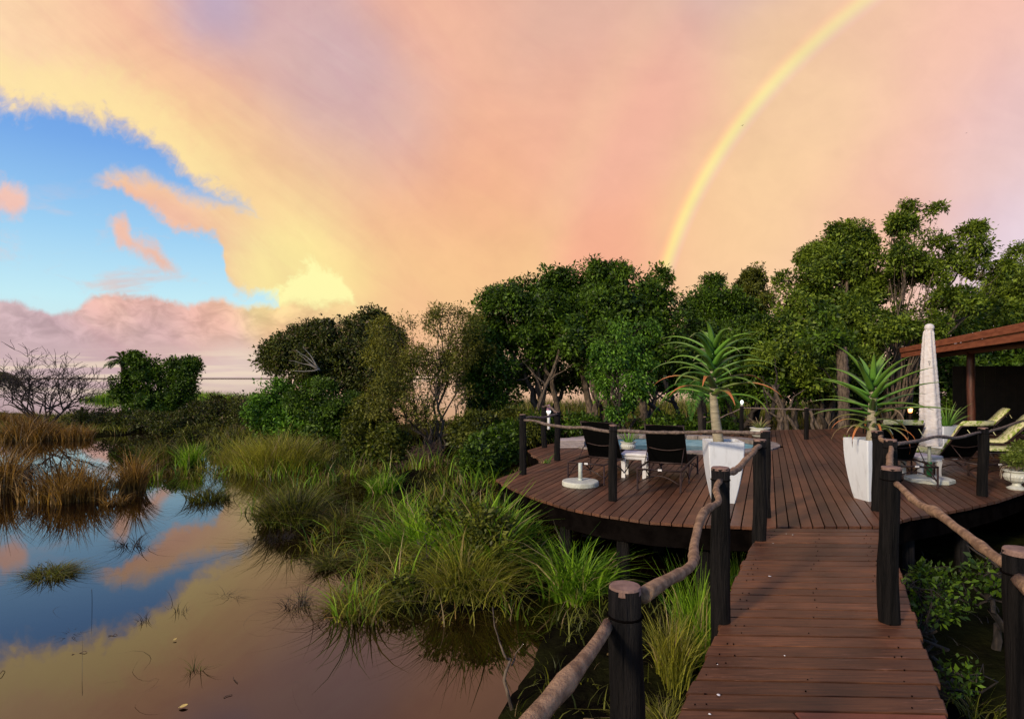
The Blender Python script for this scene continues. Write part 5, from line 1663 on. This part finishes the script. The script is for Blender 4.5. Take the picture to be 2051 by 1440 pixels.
# uncountable ground cover and lakeside reeds
def scatter_blades(name, label, boxes, n, h, mat, seed, wd, bend=.7, need_land=True, zmin=.02):
    r = np.random.default_rng(seed)
    Bs = []
    for (x0, x1, y0, y1) in boxes:
        area = (x1 - x0) * (y1 - y0)
        Bs.append((x0, x1, y0, y1, area))
    tot = sum(q[4] for q in Bs)
    P = []
    for (x0, x1, y0, y1, ar) in Bs:
        k = int(n * ar / tot)
        P.append(np.stack([x0 + (x1 - x0) * r.random(k), y0 + (y1 - y0) * r.random(k)], 1))
    P = np.concatenate(P)
    g = ground_h(P[:, 0], P[:, 1])
    if need_land:
        P = P[g > zmin]; g = g[g > zmin]
    k = len(P)
    B = np.stack([P[:, 0], P[:, 1], np.maximum(g, 0) - .02], 1)
    patch = .6 + .5 * np.sin(P[:, 0] * 1.1) * np.sin(P[:, 1] * .9 + 1)
    H = h * (.35 + .8 * r.random(k)) * (.6 + .6 * np.clip(patch, 0, 1))
    V4, Fq = blades(B, H, wd * (.6 + .8 * r.random(k)), r.random(k) * 6.28, bend * (.4 + r.random(k)), r, 3)
    o = raw_mesh(name, V4, Fq, MT[mat])
    return tag(o, label, 'grass', kind='stuff')
scatter_blades('ground_cover', 'olive grass covering the banks under the trees', [(-13, 16, 17, 31), (-32, -6, 25, 36)], 26000, .45, 'grass_olive', 61, .035)
scatter_blades('bank_grass', 'dark sedge covering the near banks', [(-2.4, 1.2, 5.6, 18), (0, 3.4, 1.2, 6.6)], 5000, .28, 'grass_olive', 62, .012, 1.0)
scatter_blades('right_bank_grass', 'thin dark growth on the shaded ground right of the boardwalk', [(3.0, 9, .5, 8)], 900, .22, 'grass_dark', 63, .010, 1.0)
scatter_blades('lake_reeds', 'bed of green reeds along the lake beyond the trees', [(-3, 24, 35, 44)], 16000, 1.25, 'grass_olive', 64, .06, .35, False)
scatter_blades('far_reeds', 'reed beds standing in the lake at the left', [(-24, -20.5, 46, 50), (-34, -26, 60, 66), (-50, -36, 66, 72)], 5000, 1.1, 'grass_green', 65, .09, .35, False)
scatter_blades('shore_reeds', 'tall reeds on the shore right of the island', [(-19.5, -13.5, 33, 38)], 5000, 1.2, 'grass_olive', 66, .05, .4, False)

MARSH = [(-2.1, 0.2, 6.0, 8.0), (-3.2, 0.1, 8.0, 11.0), (-5.2, -0.3, 11.0, 16.5), (-9.5, -3.5, 14.5, 19.5)]
def marsh_mat(name, label, n, h, mat, seed, wd, bend, thr):
    r = np.random.default_rng(seed)
    P = []
    tot = sum((b - a) * (d - c) / ((c + d) / 2) ** 1.2 for a, b, c, d in MARSH)
    for a, b, c, d in MARSH:
        k = int(n * (b - a) * (d - c) / ((c + d) / 2) ** 1.2 / tot)
        P.append(np.stack([a + (b - a) * r.random(k), c + (d - c) * r.random(k)], 1))
    P = np.concatenate(P)
    x, y = P[:, 0], P[:, 1]
    f = np.sin(x * 1.7 + seed) * np.sin(y * 1.3 + seed * 1.7) + .6 * np.sin(x * 3.9 - y * 2.3 + seed) + .5 * np.sin(x * 7.1 + y * 6.2)
    # keep the black pool behind the front tufts and the narrow pink inlet open
    hole = (((x + 3.2) / 1.5) ** 2 + ((y - 13.0) / 2.3) ** 2 < 1) | (((x + 2.2) / .7) ** 2 + ((y - 9.6) / 1.0) ** 2 < 1) | (((x + 1.15) / .45) ** 2 + ((y - 15.5) / 2.2) ** 2 < 1)
    P = P[(f > thr) & ~hole]; f = f[(f > thr) & ~hole]
    k = len(P)
    B = np.stack([P[:, 0], P[:, 1], np.maximum(ground_h(P[:, 0], P[:, 1]), 0) - .04], 1)
    H = h * (.4 + .8 * r.random(k)) * (.7 + .3 * np.clip(f - thr, 0, 1.4))
    V4, Fq = blades(B, H, wd * (.6 + .8 * r.random(k)), r.random(k) * 6.28, bend * (.2 + r.random(k) + 1.2 * r.random(k) ** 4), r, 4)
    tag(raw_mesh(name, V4, Fq, MT[mat]), label, 'grass', kind='stuff')
marsh_mat('marsh_sedge', 'tangled olive sedge filling the marsh between the tussocks', 5600, .42, 'grass_olive', 71, .013, .8, .1)
marsh_mat('marsh_reeds', 'scattered bright green reed blades in the marsh', 3600, .8, 'grass_green', 72, .022, .7, .2)
marsh_mat('marsh_straw', 'bent yellow straw among the sedge', 3600, .6, 'grass_yellow', 73, .016, 1.0, .1)
marsh_mat('marsh_litter', 'dead brown stems lying between the tussocks', 4200, .34, 'grass_brown', 74, .009, 1.6, 0)

# dead stalk with a crook, near the bottom
o = thing('dead_stalk', 'crooked dead stalk standing in the water left of the near rail', 'stalk', tuple(G(1030, 1420, 0)))
s0 = G(1030, 1425, 0); k_ = s0[1] / F
mb = MB()
mb.tube(rough_path(s0 + np.array((0, 0, -.1)), s0 + np.array((-.03, 0, .42)), 9, .02, seed=8), np.linspace(.016, .010, 9), 7, True, .2)
mb.tube(rough_path(s0 + np.array((-.03, 0, .40)), s0 + np.array((-.17, .05, .80)), 9, .03, seed=9), np.linspace(.010, .004, 9), 6, True)
mb.tube(rough_path(s0 + np.array((-.02, 0, .36)), s0 + np.array((.07, .03, .52)), 7, .02, seed=10), np.linspace(.007, .003, 7), 6, True)
mb.build('stem', MT['bark'], o, True)
# single bent stems standing in the open water
r = np.random.default_rng(95)
k = 14
Bx = np.stack([G(a, b, 0) for a, b in zip(r.random(k) * 640, 1080 + 360 * r.random(k))])
Bx[:, 2] = -.03
V4, Fq = blades(Bx, .12 + .4 * r.random(k) ** 1.6, np.full(k, .0042), r.random(k) * 6.28, .4 + 1.3 * r.random(k), r, 5)
tag(raw_mesh('water_stems', V4, Fq, MT['grass_dark']), 'single bent dark stems scattered over the open water', 'stems', kind='stuff')
mb = MB()
for i in range(6):
    c = G(r.random() * 640, 1060 + 380 * r.random() ** .8, 0)
    L = .04 + .16 * r.random() ** 2; a = r.random() * 6.28
    mb.tube(rough_path(c + np.array((0, 0, .004)), c + np.array((math.cos(a) * L, math.sin(a) * L, .006)), 5, .01), .003, 5)
tag(mb.build('floating_twigs', MT['fern_dead']), 'bits of twig and straw floating on the open water', 'twigs', kind='stuff')
def floating_leaf(label, px, py, L, rz, mat):
    c = G(px, py, 0)
    n = 9
    P, Fc = [], []
    for i in range(n):
        t = i / (n - 1); w_ = L * .36 * math.sin(math.pi * t) ** .8
        P += [(L * (t - .5), w_, .012 + .010 * t), (L * (t - .5), 0, .006 + .01 * t), (L * (t - .5), -w_, .012 + .010 * t)]
    for i in range(n - 1):
        Fc += [(i * 3, i * 3 + 1, i * 3 + 4, i * 3 + 3), (i * 3 + 1, i * 3 + 2, i * 3 + 5, i * 3 + 4)]
    o = MB().add(P, Fc).build('fallen_leaf', mat)
    o.location = tuple(c); o.rotation_euler = (0, 0, rz)
    tag(o, label, 'leaf', 'fallen leaves')
yl = M('yellow_leaf', (0.6, 0.45, 0.14), (0.45, 0.3, 0.08), 20, .7)
floating_leaf('yellow fallen leaf floating at the bottom of the orange water', 367, 1417, .065, .4, yl)
floating_leaf('tiny pale leaf floating below the blue reflection', 350, 1283, .04, 1.2, yl)

# ================================================================== potted plants
def aloe_leaf(parent, a, az, el0, L, wd, curl, mat, r, thick=.45):
    """channelled, tapering leaf arching outwards and down"""
    n = 11
    P = []
    p = np.array(a, float)
    e = el0
    path, tang = [], []
    az_l = az
    for i in range(n):
        path.append(p.copy()); d = np.array((math.cos(az_l) * math.cos(e), math.sin(az_l) * math.cos(e), math.sin(e)))
        tang.append(d)
        p = p + d * L / (n - 1)
        e -= curl / (n - 1) * (.4 + 1.2 * i / n)
        az_l += r.normal() * .02
    rows = []
    for i in range(n):
        t = i / (n - 1)
        w_ = wd * .5 * (1 - t ** 1.5) * (1.0 - .12 * (1 - t)) + .0015
        T = tang[i]; S = norm(np.cross(T, (0, 0, 1.0))); N_ = np.cross(S, T)
        for (sx, up) in ((-1, .30), (-.55, .02), (0, -.10), (.55, .02), (1, .30), (.6, -.32), (0, -.5), (-.6, -.32)):
            rows.append(path[i] + S * w_ * sx + N_ * w_ * up * thick * 2)
    m_ = 8
    Fc = [tuple(range(m_ - 1, -1, -1)), tuple((n - 1) * m_ + k for k in range(m_))]
    for i in range(n - 1):
        for k in range(m_):
            Fc.append((i * m_ + k, i * m_ + (k + 1) % m_, (i + 1) * m_ + (k + 1) % m_, (i + 1) * m_ + k))
    o = MB().add(rows, Fc).build('leaf', mat, parent, True)
    at = o.data.attributes.new('along', 'FLOAT', 'POINT')
    at.data.foreach_set('value', np.repeat(np.linspace(0, 1, n), m_).astype(np.float32))
    return o

r = np.random.default_rng(61)
base = np.array((PL[0] - .05, PL[1], DECK + .74))
ta = thing('tree_aloe', 'tall tree aloe with bare stem and arching green leaves in the left planter', 'plant', tuple(base))
k_ = base[1] / F
top = np.array((base[0] - .08, base[1], EYE + (HY - 700) * k_))
neck = np.array((base[0] - .07, base[1], EYE + (HY - 800) * k_))
P = bez(base, (base + neck) / 2 + np.array((-.015, 0, 0)), neck, 10)
P2 = np.linspace(neck, top, 8)
MB().tube(np.concatenate([P, P2[1:]]), np.concatenate([np.linspace(.070, .050, 10), np.linspace(.052, .035, 7)]), 12, True, .06).build('stem', MT['aloe_trunk'], ta, True)
NL = 42
for i in range(NL):
    t = i / (NL - 1)
    z = neck[2] + .02 + (top[2] - neck[2] + .06) * t ** .95
    az = i * 2.399 + r.normal() * .15
    el0 = -.05 + .50 * t + (.45 if t > .9 else 0) + r.normal() * .08 + .42
    L = (.82 - .18 * t) * (.85 + .3 * r.random())
    if t > .9: L *= .5
    curl = 1.6 - .45 * t + r.random() * .4
    mt_ = MT['aloe_old'] if (t < .22 and r.random() < .55) else MT['aloe']
    x = base[0] - .07 - .012 * t
    aloe_leaf(ta, (x + math.cos(az) * .03, base[1] + math.sin(az) * .03, z), az, el0, L, .105, curl, mt_, r)

base = np.array((PR[0] + .02, PR[1], DECK + .74))
tb = thing('aloe', 'big spreading aloe with long upright leaves and drooping brown lower leaves in the right planter', 'plant', tuple(base))
k_ = base[1] / F
top = np.array((base[0] + .03, base[1], EYE + (HY - 770) * k_))
MB().tube(rough_path(base, top, 12, .01, seed=9), np.linspace(.062, .045, 12), 12, True, .08).build('stem', MT['aloe_trunk'], tb, True)
for i in range(40):
    t = i / 39
    az = i * 2.399 + 1.0 + r.normal() * .12
    z = base[2] + .12 + (top[2] - base[2] - .04) * t
    if t < .34:
        el0, L, curl, mt_, wd = .35 + r.normal() * .15, .50 + .2 * r.random(), 2.1 + .5 * r.random(), (MT['aloe_dry'] if r.random() < .75 else MT['aloe_old']), .06
    else:
        el0, L, curl, mt_, wd = .35 + .75 * ((t - .34) / .66) ** 1.5 + r.normal() * .08, (.98 - .30 * t) * (.85 + .3 * r.random()), .62 + .3 * r.random(), MT['aloe'], .10
        if t > .9: el0, L = 1.2 + .1 * r.random(), .42
    aloe_leaf(tb, (base[0] + .02 + math.cos(az) * .03, base[1] + math.sin(az) * .03, z), az, el0, L, wd, curl, mt_, r)

def spiky(name, label, c, n, L, wd, mat, seed, el=(0.5, 1.2), curl=.8, cat='plant'):
    r = np.random.default_rng(seed)
    o = thing(name, label, cat, tuple(c))
    for i in range(n):
        t = i / max(1, n - 1)
        az = i * 2.399
        aloe_leaf(o, (c[0] + math.cos(az) * .05, c[1] + math.sin(az) * .05, c[2]), az, el[0] + (el[1] - el[0]) * t, L * (.7 + .5 * r.random()), wd, curl * (.6 + .8 * r.random()), mat, r)
    return o
spiky('potted_aloe', 'grey-green aloe in the cream bowl planter', (6.72, 15.55, DECK + .235), 26, .36, .05, MT['aloe_dry'], 71)
spiky('potted_aloe', 'small grey-green spiky plant in the urn by the pool', (2.42, 11.95, DECK + .25), 14, .34, .035, MT['aloe'], 72, (.7, 1.4), .4)
spiky('potted_lily', 'strappy green plant in the white planter behind the umbrella', (P3[0] + .05, P3[1], DECK + .62), 22, .55, .035, MT['aloe'], 73, (.7, 1.45), .7)
spiky('potted_seedling', 'tiny plant in the terracotta flower pot', (tp_[0], tp_[1], DECK + .15), 7, .16, .02, MT['aloe'], 74, (.6, 1.3), .6)
r = np.random.default_rng(81)
o = thing('potted_shrub', 'feathery yellow-green plant in the fluted urn at the right edge', 'plant', (7.26, 8.26, DECK + .25))
V4, Fq, C = crown_mesh([(7.28, 8.26, DECK + .48, .22, .18, .24), (7.36, 8.28, DECK + .62, .14, .14, .16), (7.16, 8.24, DECK + .42, .14, .12, .14)], 150, 26, .06, .038, r, (.1, 1.05), .5, 0, .28)
raw_mesh('foliage', V4, Fq, leaf_mat('leaf_lime', (0.10, 0.15, 0.02), (0.28, 0.34, 0.06), .35), o)
mb = MB()
for k in range(26):
    e = C[r.integers(len(C))]
    mb.tube(bez(np.array((7.26, 8.26, DECK + .25)), np.array(((7.26 + e[0]) / 2, (8.26 + e[1]) / 2, e[2])), e, 7), .004, 5, False)
for k in range(14):
    az = r.random() * 6.28; e = np.array((7.26 + math.cos(az) * .2, 8.26 + math.sin(az) * .16, DECK + .12 + .2 * r.random()))
    mb.tube(bez(np.array((7.26, 8.26, DECK + .27)), np.array((7.26 + math.cos(az) * .2, 8.26 + math.sin(az) * .16, DECK + .42)), e, 9), .003, 4, False)
mb.build('stems', MT['bark_pale'], o, True)

# palm behind the pool
c = gp(1400, 17.3)
o = thing('garden_palm', 'feathery green palm behind the pool and the tree aloe', 'palm', tuple(c))
hd = GD(1400, 790, 17.3)
MB().tube(rough_path(c, hd, 8, .04, seed=5), np.linspace(.11, .08, 8), 8, True, .2).build('trunk', MT['bark_dark'], o, True)
r = np.random.default_rng(91)
for k in range(17):
    az = k * 2.399 + .4; el_ = .15 + .9 * r.random()
    frond('frond', o, hd, (math.cos(az) * math.cos(el_), math.sin(az) * math.cos(el_) * .8, math.sin(el_)), 1.2 + .5 * r.random(), .45 + .5 * r.random(), MT['leaf_palm'], 400 + k, 36, .30, .022)
frond('frond', o, hd + np.array((-.1, -.3, .1)), (-.30, -.55, .25), 1.25, 1.0, MT['leaf_palm'], 450, 44, .34, .026, 1.0)
frond('frond', o, hd + np.array((.1, -.2, .1)), (.55, -.35, .35), 1.2, .95, MT['leaf_palm'], 451, 44, .32, .026, 1.0)

# birds far off in the sky
def bird(label, px, py, d, s, rz, group=None):
    c = GD(px, py, d)
    o = local_thing('bird', label, 'bird', c, rz, group)
    MB().tube([(-.22 * s, 0, 0), (-.12 * s, 0, 0), (.05 * s, 0, .01), (.17 * s, 0, .02), (.24 * s, 0, .03)], [.01 * s, .04 * s, .05 * s, .03 * s, .008 * s], 8).build('body', MT['sling'], o, True)
    for q in (-1, 1):
        MB().add([(.08 * s, 0, .02), (.02 * s, q * .28 * s, .10 * s), (-.08 * s, q * .5 * s, .05 * s), (-.1 * s, q * .28 * s, .09 * s), (-.08 * s, 0, .01),
                  (.08 * s, 0, .005), (.02 * s, q * .28 * s, .085 * s), (-.08 * s, q * .5 * s, .045 * s), (-.1 * s, q * .28 * s, .075 * s), (-.08 * s, 0, -.005)],
                 [(0, 1, 3, 4), (1, 2, 3), (9, 8, 6, 5), (8, 7, 6), (0, 5, 6, 1), (1, 6, 7, 2), (2, 7, 8, 3), (3, 8, 9, 4)]).build('wing', MT['sling'], o)
bird('tiny dark bird flying in front of the rainbow', 1487, 252, 120, .8, .6)
bird('tiny dark bird high in the sky at the right edge', 1936, 267, 160, .7, .2)
